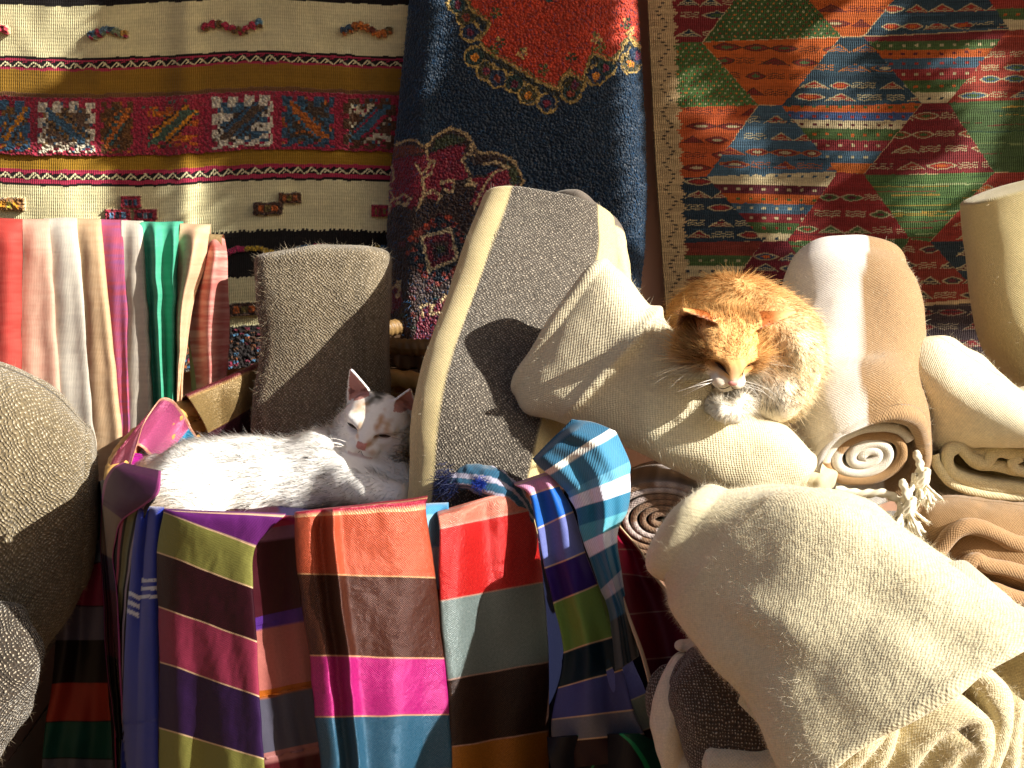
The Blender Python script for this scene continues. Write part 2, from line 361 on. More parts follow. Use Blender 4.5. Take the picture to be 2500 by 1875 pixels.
def drape(name, rows, cols, mat, yfun, th=.0022, folds=None, thread=None, du=3.2, dv=3.0, parent=None, tw=1.6, flipn=False, vcol=None, wr=.0015, edge=None, seed=1):
    """cloth panel. rows (Lx,Ly,Rx,Ry,dL,dR) at colour-band borders; yfun gives base distance; folds(u,v)->metres towards viewer"""
    R = np.array([list(r) + [0, 0][: 6 - len(r)] if len(r) < 6 else list(r) for r in rows], float)
    k = len(R); H = np.hypot(*(R[1:, :2] - R[:-1, :2]).T); H2 = np.hypot(*(R[1:, 2:4] - R[:-1, 2:4]).T)
    seg = np.maximum(((H + H2) / 2 / dv).astype(int), 4)
    t = np.concatenate([i + np.linspace(0, 1, s, endpoint=False) for i, s in enumerate(seg)] + [[k - 1]])
    A = crom(R, t); wdt = np.abs(R[:, 2] - R[:, 0]).max() + np.abs(R[:, 3] - R[:, 1]).max() * .5
    nu = int(max(wdt / du, 14)); u = np.linspace(0, 1, nu)
    px = A[:, 0:1] * (1 - u) + A[:, 2:3] * u; py = A[:, 1:2] * (1 - u) + A[:, 3:4] * u; dd = A[:, 4:5] * (1 - u) + A[:, 5:6] * u
    px = px + 2.2 * noise2(py / 45, px / 200, seed + 40); py = py + 2.6 * noise2(px / 55, py / 90, seed + 50)
    arc = np.concatenate([[0], np.cumsum(np.hypot(np.diff((A[:, 0] + A[:, 2]) / 2), np.diff((A[:, 1] + A[:, 3]) / 2)))])
    uu = u[None, :] + 0 * px; vv = t[:, None] + 0 * px
    Y = yfun(px, py) + dd
    if folds is not None: Y = Y - folds(uu, vv)
    Y = Y + wr * 1.6 * fbm3(np.stack([px / 60, py / 110, 0 * px], -1), seed, 2) + .0005 * noise2((px + py * .5) / 14, (py - px) / 30, seed + 3)
    G = P(px, py, Y)
    um = np.concatenate([np.zeros((len(t), 1)), np.cumsum(np.linalg.norm(np.diff(G, axis=1), axis=2), 1)], 1)
    vm = np.concatenate([[0], np.cumsum(np.linalg.norm(np.diff(G.mean(1), axis=0), axis=1))])
    U = np.stack([um, vm[:, None] + 0 * um], -1)
    if vcol is not None: C = vcol(uu, vv, px, py)
    else:
        CL = np.array([lin(c) for c in cols]); C = CL[np.clip(np.floor(vv).astype(int), 0, len(cols) - 1)]
    if thread is not None:
        segl = np.concatenate([(H + H2) / 2, [1]])[np.clip(np.round(vv).astype(int), 0, k - 1)]
        near = np.abs(vv - np.round(vv)) * np.maximum(segl, 20)
        isb = (np.round(vv) > .5) & (np.round(vv) < k - 1.5)
        C = np.where(((near < tw) & isb)[..., None], lin(thread), C)
    if edge is not None:
        C = np.where(((uu < 2.2 / nu) | (uu > 1 - 2.2 / nu))[..., None], lin(edge), C)
    mb = MB(); Nn = grid_normals(G); flip = Nn[..., 1].mean() > 0
    mb.sheet(G, C, U, th, flip=flip)
    return mb.build(name, [mat, M_fib], parent)
# ---------------------------------------------------------------- pattern painting (woven colours, one sample per few photo pixels)
class Canvas:
    def __init__(s, x0, y0, x1, y1, q=2.0, base='#888888'):
        s.x0, s.y0, s.q = x0, y0, q; s.w = int((x1 - x0) / q) + 1; s.h = int((y1 - y0) / q) + 1
        s.X, s.Y = np.meshgrid(x0 + np.arange(s.w) * q, y0 + np.arange(s.h) * q)
        s.A = fill(base, (s.h, s.w)); s.H = np.zeros((s.h, s.w))
    def sel(s, xa, ya, xb, yb):
        i0 = max(int((ya - s.y0) / s.q), 0); i1 = min(int((yb - s.y0) / s.q) + 2, s.h); j0 = max(int((xa - s.x0) / s.q), 0); j1 = min(int((xb - s.x0) / s.q) + 2, s.w)
        return slice(i0, max(i1, i0)), slice(j0, max(j1, j0))
    def put(s, sl, m, c, h=None):
        if m.size == 0: return
        s.A[sl][m] = lin(c)
        if h is not None: s.H[sl][m] = h
    def poly(s, pts, c, h=None, clip=None):
        p = np.array(pts, float); sl = s.sel(p[:, 0].min(), p[:, 1].min(), p[:, 0].max(), p[:, 1].max()); X, Y = s.X[sl], s.Y[sl]
        m = np.zeros(X.shape, bool)
        for (xa, ya), (xb, yb) in zip(p, np.roll(p, -1, 0)):
            if ya == yb: continue
            m ^= ((ya > Y) != (yb > Y)) & (X < (xb - xa) * (Y - ya) / (yb - ya) + xa)
        if clip is not None: m &= clip[sl]
        s.put(sl, m, c, h); return sl, m
    def mask(s, pts):
        sl, m = s.poly_mask(pts); M = np.zeros((s.h, s.w), bool); M[sl] = m; return M
    def poly_mask(s, pts):
        p = np.array(pts, float); sl = s.sel(p[:, 0].min(), p[:, 1].min(), p[:, 0].max(), p[:, 1].max()); X, Y = s.X[sl], s.Y[sl]
        m = np.zeros(X.shape, bool)
        for (xa, ya), (xb, yb) in zip(p, np.roll(p, -1, 0)):
            if ya == yb: continue
            m ^= ((ya > Y) != (yb > Y)) & (X < (xb - xa) * (Y - ya) / (yb - ya) + xa)
        return sl, m
    def rect(s, xa, ya, xb, yb, c, h=None, clip=None):
        s.poly([(xa, ya), (xb, ya), (xb, yb), (xa, yb)], c, h, clip)
    def line(s, pts, wd, c, h=None, clip=None):
        for (xa, ya), (xb, yb) in zip(pts[:-1], pts[1:]):
            sl = s.sel(min(xa, xb) - wd, min(ya, yb) - wd, max(xa, xb) + wd, max(ya, yb) + wd); X, Y = s.X[sl], s.Y[sl]
            L = max((xb - xa) ** 2 + (yb - ya) ** 2, 1e-6); t = np.clip(((X - xa) * (xb - xa) + (Y - ya) * (yb - ya)) / L, 0, 1)
            m = (X - xa - t * (xb - xa)) ** 2 + (Y - ya - t * (yb - ya)) ** 2 < (wd / 2) ** 2
            if clip is not None: m &= clip[sl]
            s.put(sl, m, c, h)
    def ell(s, x, y, rx, ry, c, h=None, clip=None):
        sl = s.sel(x - rx, y - ry, x + rx, y + ry); m = ((s.X[sl] - x) / rx) ** 2 + ((s.Y[sl] - y) / ry) ** 2 < 1
        if clip is not None: m &= clip[sl]
        s.put(sl, m, c, h)
    def eye(s, x, y, rx, ry, out, mid, inn=None, clip=None):
        for k, c in ((1, out), (.78, mid)) + (((.42, inn),) if inn else ()):
            sl = s.sel(x - rx, y - ry, x + rx, y + ry); a = np.abs(s.X[sl] - x) / (rx * k); m = (a < 1) & (np.abs(s.Y[sl] - y) < ry * k * np.cos(np.minimum(a, 1) * np.pi / 2) ** .8)
            if clip is not None: m &= clip[sl]
            s.put(sl, m, c)
    def hatch(s, xa, ya, xb, yb, c, step=6, wd=2.2, wob=2, clip=None):
        sl = s.sel(xa, ya, xb, yb); X, Y = s.X[sl], s.Y[sl]
        m = (np.mod(Y - ya + wob * np.sin(X / 4.0), step) < wd) & (Y > ya) & (Y < yb) & (X > xa) & (X < xb)
        if clip is not None: m &= clip[sl]
        s.put(sl, m, c)
def shift_canvas(cv, sx, sy, seed, f=.11):
    """let the woven edges wander a little, as hand weaving does"""
    I, J = np.meshgrid(np.arange(cv.h), np.arange(cv.w), indexing='ij')
    di = np.round(noise2(J * f, I * f, seed) * sy).astype(int); dj = np.round(noise2(J * f, I * f, seed + 5) * sx).astype(int)
    a = np.clip(I + di, 0, cv.h - 1); b = np.clip(J + dj, 0, cv.w - 1); cv.A = cv.A[a, b]; cv.H = cv.H[a, b]

# ================================================================ structure
def box_grid(mb, x0, x1, y0, y1, z0, z1, c):
    v = np.array([(x, y, z) for x in (x0, x1) for y in (y0, y1) for z in (z0, z1)], float)
    f = [(0, 1, 3, 2), (4, 6, 7, 5), (0, 4, 5, 1), (2, 3, 7, 6), (0, 2, 6, 4), (1, 5, 7, 3)]
    mb.raw(v, f, lin(c), v[:, [0, 2]])
def structure():
    mb = MB(); x, y = np.meshgrid(np.linspace(-40, 40, 161), np.linspace(-40, 40, 161)); z = .012 * fbm3(np.stack([x, y, 0 * x], -1) * 1.5, 3)
    mb.grid(np.stack([x, y, z], -1), lin('#745c42'), np.stack([x, y], -1)); tag(mb.build("ground", M_ground), kind='structure')
    mb = MB(); x, z = np.meshgrid(np.linspace(-4, 4, 161), np.linspace(-.05, 3.4, 71)); y = 2.60 + .006 * fbm3(np.stack([x, 0 * x, z], -1) * 3, 9)
    mb.grid(np.stack([x, y, z], -1), lin('#d0a184'), np.stack([x, z], -1)); box_grid(mb, -4, 4, 2.62, 2.9, -.05, 3.4, '#d0a184')
    tag(mb.build("wall", M_wall), "pinkish plaster shop wall behind the hanging rugs, seen in the gap beside the blue rug", "wall")
structure()
def facade():
    mb = MB(); x, z = np.meshgrid(np.linspace(-7, 7, 141), np.linspace(-.05, 3.3, 41)); y = -2.7 + .008 * fbm3(np.stack([x, 0 * x, z], -1) * 2, 19)
    mb.grid(np.stack([x, y, z], -1), lin('#b58c68'), np.stack([x, z], -1), flip=True); box_grid(mb, -7, 7, -3.0, -2.72, -.05, 3.3, '#b58c68')
    tag(mb.build("facing_wall", M_wall), "ochre plaster wall across the lane, behind the viewer", "wall")
facade()

# ================================================================ striped kilim on the left of the wall
def rug_a():
    cv = Canvas(-240, -160, 1060, 900, 2.0, '#d8ce9e'); X, Y = cv.X, cv.Y
    CR, BK, PK, OC = '#ddd3a4', '#14100f', '#a52b47', '#8a661c'
    def comb(y, up, c):
        m = (np.mod(X, 11) < 5.5) & (np.abs(Y - y) < 4); cv.A[m] = lin(c)
    cv.rect(-300, -200, 1100, 8, BK); comb(10, 1, CR)
    for (y, flip) in ((133, 0), (408, 1)):
        a = [(0, 6, BK), (6, 11, PK), (11, 27, BK), (27, 34, PK)] if not flip else [(0, 7, PK), (7, 24, BK), (24, 33, PK), (33, 40, BK)]
        for p, q_, c in a: cv.rect(-300, y + p, 1100, y + q_, c)
        yy = y + (19 if not flip else 15)
        for k in range(-8, 34):
            x = k * 34; L = 9
            cv.line([(x, yy + 7), (x + 13, yy - 6), (x + 30, yy + 7)], 3.4, CR, .001)
            cv.line([(x + 13, yy + 4), (x + 17, yy + 1)], 3, CR); cv.line([(x + 24, yy - 5), (x + 31, yy - 7)], 3, PK)
    cv.rect(-300, 166, 1100, 222, OC); cv.rect(-300, 372, 1100, 408, '#96701a')
    cv.rect(-300, 222, 1100, 233, '#6e4a2c', .002)
    # knotted pile band
    cv.rect(-300, 231, 1100, 374, '#a3273f', .006)
    q = 6.4
    def square(x0, x1, frame, bgc, diag, acc, seed):
        r = np.random.default_rng(seed); n = int((x1 - x0) / q); mrows = 19; y0 = 242
        for i in range(mrows):
            for j in range(n):
                u, v = j / (n - 1), i / (mrows - 1); c = bgc; d = u - v if seed % 2 else u - (1 - v)
                edge = min(u, 1 - u, v, 1 - v)
                if edge < .09: c = frame if (i // 2 + j // 2 + seed) % 3 else '#a3273f'
                elif edge < .17 and (i // 2 + j // 3) % 2: c = frame
                elif abs(d) < .10: c = diag
                elif abs(d) < .2: c = acc if (i + j) % 5 else diag
                elif abs(d) < .26: c = '#3b2a1e'
                elif (u < .34 and v > .3 and v < .5) or (u > .66 and .5 < v < .7): c = frame
                elif r.random() < .14: c = acc
                if r.random() < .06: c = diag
                cv.rect(x0 + j * q, y0 + i * 6.5, x0 + (j + 1) * q, y0 + (i + 1) * 6.5, c, .007)
    sq = [(-235, -130, '#dcd2b8', '#5a4630', '#3c6078', '#c87a28', 3), (-118, -10, '#9a5a28', '#5a3a20', '#c87a28', '#6a7a40', 2),
          (0, 80, '#3f6c8c', '#86602e', '#dc8f1e', '#4a7896', 4), (95, 240, '#dcd2b8', '#6b5240', '#3c6078', '#8c6a3c', 1), (250, 330, '#6a4420', '#5c3a1c', '#b86420', '#3c5a5a', 2),
          (350, 500, '#a32a3c', '#c8641c', '#4c6450', '#e0901c', 6), (520, 672, '#dcd2b8', '#3b6178', '#5a4634', '#33566e', 4), (690, 822, '#34546a', '#4a3a2c', '#b8641e', '#3c6a80', 1),
          (840, 968, '#5a3a24', '#cfc5a4', '#3c6478', '#a3273f', 6), (985, 1060, '#3f6c8c', '#86602e', '#dc8f1e', '#4a7896', 3)]
    for s_ in sq: square(*s_)
    # small tufted motifs on the cream bands
    def worm(x, y, cols, wdt, ph, amp):
        for k in range(9):
            t = k / 8; c = cols[(k * len(cols)) // 9]
            cv.ell(x + (t - .5) * wdt, y + amp * math.sin(t * 2 * math.pi * 1.1 + ph), 9, 9, c, .010)
            cv.ell(x + (t - .5) * wdt + 3, y + amp * math.sin(t * 2 * math.pi * 1.1 + ph) + 8, 6, 5, cols[(k * 3 + 1) % len(cols)], .009)
    worm(265, 70, ['#35566a', '#a3304a', '#5b7a8a', '#35566a', '#7c8a6a', '#b88a3c'], 84, 1.2, 6)
    worm(568, 73, ['#b02a45', '#6c4a22', '#b02a45', '#7a5a28', '#b02a45', '#5a8aa0'], 132, 3.4, 9)
    worm(895, 68, ['#3a5266', '#a8602a', '#c8702a', '#7a3c28', '#c8702a', '#6a5a30'], 112, 2.4, 10)
    worm(-10, 66, ['#c02a40', '#d04050'], 50, 0, 4); worm(-170, 70, ['#3c5a6a', '#a3304a', '#c8702a'], 100, 1.2, 7)
    def blk(x, y, wd, ht, c1, c2, c3):
        cv.rect(x - wd, y - ht, x + wd, y + ht, c1, .009)
        for i in range(3): cv.rect(x - wd * .62 + i * wd * .45, y - ht * .5, x - wd * .62 + (i + 1) * wd * .45 - 3, y + ht * .5, (c2, c3)[i % 2], .010)
    blk(27, 495, 34, 15, '#9a6a34', '#d8931e', '#c8b43a'); blk(322, 484, 24, 15, '#a02a3e', '#3a5a78', '#1c2030'); blk(290, 516, 31, 15, '#a02a3e', '#6a9ac0', '#2a3040')
    blk(358, 516, 28, 15, '#a02a3e', '#2a3a48', '#6a8a9a'); blk(709, 490, 28, 13, '#5c3a22', '#a0562a', '#7a6a2a'); blk(655, 516, 36, 15, '#4c3224', '#b85e24', '#6a5a2a')
    blk(930, 518, 22, 14, '#a02a3e', '#7a6a2a', '#6a3020'); blk(598, 757, 42, 16, '#4c3224', '#b85e24', '#6a5a2a'); blk(-120, 500, 40, 15, '#a02a3e', '#3a5a78', '#c8702a')
    # dark band, wave, lower band
    cv.rect(-300, 572, 1100, 682, BK); comb(571, 0, BK)
    for k in range(-26, 100):
        x = k * 11; y = 628 - 26 * abs(math.sin((x - 520) / 165 * math.pi)) ** .8
        cv.ell(x, y + 8, 8, 7, ['#b02a58', '#b8962a', '#3f6c8c'][int((x - 520) / 82) % 3], .006)
    comb(682, 0, CR); m = (Y > 684) & (Y < 800); 
    cv.rect(-300, 798, 1100, 900, '#1c1214', .005)
    r = np.random.default_rng(4)
    for i in range(16):
        for x in np.arange(-240, 1060, 14):
            if r.random() < .55: cv.rect(x, 802 + i * 6, x + 12, 807 + i * 6, ['#7a2038', '#3f6c8c', '#8a4a20', '#1c1214', '#5a3a24'][r.integers(5)], .006)
    shift_canvas(cv, 1.2, 1.6, 3)
    cv.A *= (1 + .10 * noise2(X / 70, Y / 12, 8) + .05 * noise2(X / 8, Y / 6, 2))[..., None]
    # hanging: soft vertical folds and sagging bands
    px = X - (Y > 300) * 0 ; py = Y + 7 * np.sin(X / 160 + .4) + 5 * noise2(X / 210, Y / 400, 4) + (Y - 300) * .012 * np.sin(X / 240)
    dep = .016 * np.sin(X / 105 + .5 * np.sin(Y / 300)) * sm(np.abs(X - 400), 700, 0) + .012 * noise2(X / 120, Y / 500, 12) + .004 * noise2(X / 40, Y / 60, 3)
    dep += .014 * np.exp(-((X - 455 + Y * .02) / 30) ** 2)
    G = P(px, py, 2.545 - dep) ; Hd = cv.H * (1 + .35 * noise2(X / 5, Y / 5, 6)) * (cv.H > 0)
    G[..., 1] -= Hd
    U = np.stack([(X - X.min()) * mpx(2.5), (Y - Y.min()) * mpx(2.5)], -1)
    mb = MB(); mb.sheet(G, cv.A, U, .006, flip=True)
    # material split: pile where raised
    o = mb.build("striped_rug", [M_flat, M_knots])
    Fi = np.concatenate(mb.F[:1]); hv = cv.H.ravel(); mi = np.zeros(sum(len(f) for f in mb.F), int); mi[:len(Fi)] = (hv[Fi].max(1) > .004)
    o.data.polygons.foreach_set("material_index", mi)
    tag(o, "cream hanging rug with ochre, black and crimson stripes and a band of knotted squares", "rug")
rug_a()

# ================================================================ blue pile rug in the middle
def rug_b():
    cv = Canvas(900, -140, 1640, 900, 2.0, '#0b2438'); X, Y = cv.X, cv.Y
    z = lambda L: [(850 + x / 1.951, y / 1.951) for x, y in L]
    GD, CRM, RED = '#b89850', '#84142a', '#c43a10'
    red = [(560, -260), (560, -10), (590, 50), (640, 85), (672, 112), (655, 150), (622, 185), (645, 235), (690, 262), (760, 300), (830, 340), (900, 385), (965, 415), (995, 430), (1015, 385), (1050, 345), (1085, 365), (1115, 385), (1140, 310), (1165, 250), (1215, 275), (1262, 300), (1300, 235), (1335, 180), (1400, 235), (1420, -260)]
    # lobed outer guard
    for (x, y) in [(520, 20), (560, 80), (580, 150), (600, 270), (655, 335), (710, 370), (790, 395), (855, 450), (945, 490), (1060, 440), (1080, 400), (1180, 360), (1225, 320), (1345, 300), (1380, 260)]:
        cx, cy = 850 + x / 1.951, y / 1.951; cv.ell(cx, cy, 27, 27, GD)
    pr = z(red); pl = np.array(pr); 
    cv.poly([(a, b + 20) for a, b in pr], '#2a2a1c')
    for k, (x, y) in enumerate([(520, 20), (560, 80), (580, 150), (600, 270), (655, 335), (710, 370), (790, 395), (855, 450), (945, 490), (1060, 440), (1080, 400), (1180, 360), (1225, 320), (1345, 300), (1380, 260)]):
        cx, cy = 850 + x / 1.951, y / 1.951; cv.ell(cx, cy, 21, 21, ['#22382e', '#46401a', '#1c2c44'][k % 3]); cv.ell(cx, cy + 2, 9, 10, ['#7c1c30', '#8c3a1c', '#6a1830', '#e08a1c'][k % 4 if k != 13 else 3])
    cv.poly(pr, RED); cv.line(pr, 7, GD); cv.line([(a, b - 9) for a, b in pr], 4, '#6a5a20')
    m = (Y < 230); 
    for k, (x, y) in enumerate([(700, 60), (720, 200), (830, 250), (930, 330), (1060, 270), (1180, 180), (1200, 220), (1320, 110), (1340, 150), (690, 240)]):
        cx, cy = 850 + x / 1.951, y / 1.951
        for a, b in ((0, 0), (-9, 5), (9, 4), (0, 11), (-5, -8), (6, -7)): cv.ell(cx + a, cy + b, 4.6, 4.4, ['#6a6a24', '#3c4420', '#c9a860'][(k + a) % 3])
    cv.ell(850 + 960 / 1.951, 0, 9, 8, '#22443a')
    # crimson medallion
    med = [(100, 690), (215, 690), (300, 665), (375, 700), (405, 650), (490, 608), (560, 635), (600, 700), (615, 725), (715, 730), (790, 770), (830, 850), (825, 920), (700, 1010), (640, 1060), (610, 1300), (560, 1460), (540, 1700), (100, 1720)]
    cv.poly(z(med), '#3a2418'); cv.line(z(med[:13]), 7, '#b89a68')
    cv.poly(z([(200, 760), (300, 745), (380, 735), (470, 690), (555, 690), (550, 790), (570, 850), (640, 850), (700, 800), (790, 800), (800, 890), (700, 930), (640, 985), (575, 975), (620, 880), (560, 850), (500, 860), (490, 920), (440, 880), (420, 960), (370, 930), (300, 1000), (250, 945), (180, 1040), (150, 1000)]), CRM)
    cv.poly(z([(215, 700), (300, 690), (370, 720), (210, 755)]), '#7c3a1c'); cv.poly(z([(410, 670), (490, 630), (560, 665), (470, 700), (395, 725)]), '#3c4222')
    cv.poly(z([(745, 760), (800, 800), (820, 870), (780, 890)]), '#3c4222'); cv.poly(z([(540, 720), (600, 790), (660, 780), (720, 800), (650, 835), (580, 830)]), '#102234')
    hook = lambda L: cv.line(z(L), 6.5, '#c4a878')
    hook([(375, 715), (385, 800), (350, 830), (320, 780)]); hook([(375, 760), (410, 770), (400, 820), (350, 850), (365, 900), (330, 990)])
    hook([(575, 690), (600, 740), (560, 730), (545, 770), (580, 830)]); hook([(640, 780), (700, 770), (770, 800), (700, 820), (660, 860), (600, 990)])
    hook([(215, 950), (260, 930), (300, 940), (270, 980), (230, 970)]); hook([(360, 930), (400, 900), (440, 940), (420, 960)]); hook([(440, 870), (500, 860), (490, 920), (460, 900)]); hook([(570, 850), (610, 880), (560, 880)])
    hook([(200, 760), (215, 850), (190, 880), (215, 940), (175, 1030)])
    # inner field: diamond with toothed frame
    cx, cy = 432, 1190
    for k in range(26):
        a = k / 26 * 2 * math.pi; rx = 175 / (abs(math.cos(a)) + abs(math.sin(a))); p = z([(cx + rx * math.cos(a + .15), cy + rx * math.sin(a + .15))])[0]
        cv.ell(*p, 9, 8, ['#8c3018', '#5a1c1c', '#a83a18'][k % 3]); 
    cv.poly(z([(432, 1020), (590, 1150), (440, 1350), (270, 1240)]), '#131c26')
    for k in range(18):
        a = k / 18 * 2 * math.pi; p = z([(cx + 118 * math.cos(a), cy + 118 * math.sin(a))])[0]; cv.ell(*p, 6, 6, '#7c2c1c')
    cv.poly(z([(350, 1130), (488, 1092), (518, 1232), (385, 1288)]), '#6a1626'); cv.line(z([(350, 1130), (488, 1092), (518, 1232), (385, 1288), (350, 1130)]), 8, '#b8a47c')
    cv.poly(z([(395, 1160), (470, 1140), (480, 1215), (405, 1240)]), '#3a1c18'); cv.ell(*z([(437, 1190)])[0], 10, 10, '#3c4222')
    for y in (1380, 1420, 1500, 1560, 1620, 1680):
        for x in range(190, 560, 38):
            if (x + y) % 3: cv.ell(*z([(x, y)])[0], 9, 6, ['#3a2a18', '#4a1c20', '#2c3420', '#6a2a1c'][(x // 38 + y // 20) % 4])
    cv.poly(z([(340, 1480), (420, 1440), (470, 1400), (500, 1450), (470, 1560), (440, 1700), (300, 1700)]), '#6c1426'); hook([(350, 1510), (345, 1460), (400, 1450), (390, 1500), (430, 1490)]); hook([(440, 1440), (460, 1405), (490, 1430)])
    cv.poly(z([(180, 1380), (240, 1330), (260, 1440), (200, 1500)]), '#6c1426'); hook([(190, 1490), (190, 1390), (240, 1340), (235, 1420)])
    shift_canvas(cv, 2.4, 2.4, 11, .33)
    cv.A *= (1 + .22 * noise2(X / 60, Y / 14 + X / 30, 3) + .25 * noise2(X / 6, Y / 6, 9))[..., None]
    # silhouettes of the folded, hanging rug
    le = np.array([(1003, -160), (998, 0), (985, 130), (968, 300), (952, 430), (944, 560), (940, 700), (948, 900)], float); re = np.array([(1552, -160), (1558, 0), (1567, 150), (1577, 320), (1580, 480), (1576, 600), (1560, 740), (1548, 900)], float)
    lx = np.interp(Y, le[:, 1], le[:, 0]); rx = np.interp(Y, re[:, 1], re[:, 0])
    t = (X - X.min()) / (X.max() - X.min()); a = (t - .5) * 2.0; k = np.abs(a)
    Xp = lx + (rx - lx) * (.5 + .5 * np.sin(np.clip(a, -1, 1) * np.pi / 2 * .96) * .5 + .5 * a * .5) 
    # keep the painted pattern upright: sample colour at the projected pixel
    ii = np.clip(((Y - cv.y0) / cv.q).astype(int), 0, cv.h - 1); jj = np.clip(((Xp - cv.x0) / cv.q).astype(int), 0, cv.w - 1); A = cv.A[ii, jj]
    dep = .060 * np.sqrt(np.clip(1 - k ** 3.2, 0, 1)) + .010 * noise2(X / 110, Y / 160, 5) + .012 * np.exp(-((t - .14) / .05) ** 2)
    dep += .0012 * noise2(X / 4.3, Y / 4.3, 2) + .0010 * noise2(X / 7, Y / 3, 21)
    jit = 2.0 * noise2(X * 0 + np.sign(a) * 5, Y / 6, 3) * (k > .93)
    G = P(Xp + jit, Y, 2.525 - dep)
    U = np.stack([(X - X.min()) * mpx(2.4), (Y - Y.min()) * mpx(2.4)], -1)
    mb = MB(); mb.sheet(G, A, U, .012, flip=True)
    fuzz_from_grid(mb, G[:, ::-1], 9000, .007, lin('#2a5a86'), 5, 1, W=.0009)
    tag(mb.build("pile_rug", [M_pile, M_fib]), "thick navy blue pile rug with an orange-red medallion, hanging folded in the middle", "rug")
rug_b()

# ================================================================ triangle kilim on the right
def rug_c():
    cv = Canvas(1560, -160, 2680, 1020, 2.0, '#c6a878'); S = 2.2116
    z = lambda L: [(1550 + x / S, y / S) for x, y in L]
    MR, OR, BL, DB, GR, CRM, RED, DR, NV = '#7c1c20', '#bc560a', '#3c5a6c', '#1a303e', '#46602c', '#cbb88a', '#9c2c1c', '#5c1420', '#28424f'
    W = '#b8a87c'
    r = np.random.default_rng(12)
    def tri(pts, c): cv.poly(z(pts), c); return cv.mask(z(pts))
    def streak(m, cols, y0, y1, n):
        for k in range(n):
            y = y0 + (y1 - y0) * k / n + r.uniform(-4, 4); x = r.uniform(-400, 2400); L = r.uniform(120, 700)
            cv.line(z([(x, y), (x + L / 2, y - r.uniform(-4, 8)), (x + L, y)]), r.uniform(1.2, 3), cols[r.integers(len(cols))], clip=m)
    def motifs(m, rows, pal, x0, x1):
        for y in rows:
            x = x0 + r.uniform(0, 40)
            while x < x1:
                kd = r.integers(3); wd = r.uniform(75, 120)
                if kd == 0:
                    a, b = z([(x, y)])[0]; cv.eye(a + wd / S * .7, b, wd / S * .75, 9, pal[0], pal[1], pal[2], m)
                elif kd == 1:
                    a, b = z([(x, y)])[0]; cv.hatch(a, b - 8, a + wd / S * 1.2, b + 8, pal[0], 5.5, 2.2, 1.2, m)
                else:
                    a, b = z([(x, y)])[0]; cv.poly([(a, b + 8), (a + wd / S * .7, b - 10), (a + wd / S * 1.4, b + 8)], pal[1], clip=m); cv.hatch(a + 6, b, a + wd / S * 1.2, b + 8, pal[0], 5, 2.2, 1, m); cv.line([(a, b + 8), (a + wd / S * .7, b - 10), (a + wd / S * 1.4, b + 8)], 2.5, pal[0], clip=m)
                x += wd * 1.45
    def bands(pts, spec):
        m = cv.mask(z(pts)); y0 = min(p[1] for p in pts)
        for (ya, yb, c, dc) in spec:
            a, b = z([(-400, ya), (2800, yb)]); sl = slice(None)
            mm = m & (cv.Y >= a[1]) & (cv.Y < b[1]); cv.A[mm] = lin(c)
            if dc:
                dm = mm & (np.abs(cv.Y - (a[1] + b[1]) / 2) < 3) & (np.mod(cv.X, 31) < 9); cv.A[dm] = lin(dc)
            tm = m & (np.abs(cv.Y - b[1]) < 2.5) & (np.mod(cv.X, 7) < 3.5); cv.A[tm] = lin(c)
    warm = [RED, DR]
    # row -1
    m = tri([(180, -260), (540, -260), (540, 0), (360, 235), (215, 245)], MR); motifs(m, (20, 90, 190), (W, DB, GR), 220, 520)
    m = tri([(700, -200), (950, -200), (1110, 190), (370, 235), (540, 0)], '#3c5c28')
    for i in range(11):
        for j in range(26): a, b = z([(380 + j * 32 + (i % 2) * 16, 10 + i * 20 - j * .8)])[0]; cv.ell(a, b, 2.6, 2.2, ['#c87028', W, '#8c2c1c'][(i + j) % 3], clip=m)
    m = tri([(930, -200), (1500, -200), (1390, 0), (1230, 185), (1115, 190), (940, 0)], OR); motifs(m, (40, 120), (DR, '#7c3418', W), 960, 1350)
    m = tri([(1390, 0), (1560, -200), (1780, -200), (2020, 160), (1240, 185)], NV); motifs(m, (40, 135), (W, RED, OR), 1300, 2000); streak(m, [DB, BL], -10, 170, 22)
    bands([(1780, -200), (2700, -200), (2700, 160), (2020, 165)], [(-200, 50, RED, W), (50, 115, GR, OR), (115, 170, CRM, None)])
    # row 0
    m = tri([(180, 240), (360, 237), (665, 572), (215, 592)], '#486c30')
    for i in range(18):
        for j in range(20): a, b = z([(200 + j * 30 + (i % 2) * 15, 250 + i * 20)])[0]; cv.ell(a, b, 2.6, 2.2, ['#c87028', W, '#8c2c1c'][(i + j) % 3], clip=m)
    m = tri([(362, 237), (1105, 195), (795, 568), (665, 570)], OR); motifs(m, (262, 335, 415, 500), ('#4c2c18', '#7c2018', '#4c6434'), 400, 1020)
    m = tri([(1110, 193), (1235, 190), (1545, 550), (790, 572)], NV); motifs(m, (255, 360), ('#b8702c', '#34566e', CRM), 900, 1500); motifs(m, (455, 520), (W, RED, OR), 850, 1540); streak(m, [DB, '#4a6c80'], 210, 560, 26)
    bands([(1235, 190), (2020, 165), (1690, 550), (1548, 552)], [(150, 215, MR, None), (215, 262, GR, W), (262, 308, OR, DR), (308, 365, BL, RED), (365, 425, '#8c2420', W), (425, 492, GR, OR), (492, 560, CRM, DB)])
    m = tri([(2010, 170), (2120, 165), (2440, 540), (1685, 552)], '#94301e'); motifs(m, (300, 370, 430, 515), (W, BL, GR), 1720, 2400); streak(m, [MR, '#b0442a'], 200, 550, 16)
    tri([(2120, 165), (2700, 160), (2560, 540), (2440, 540)], OR)
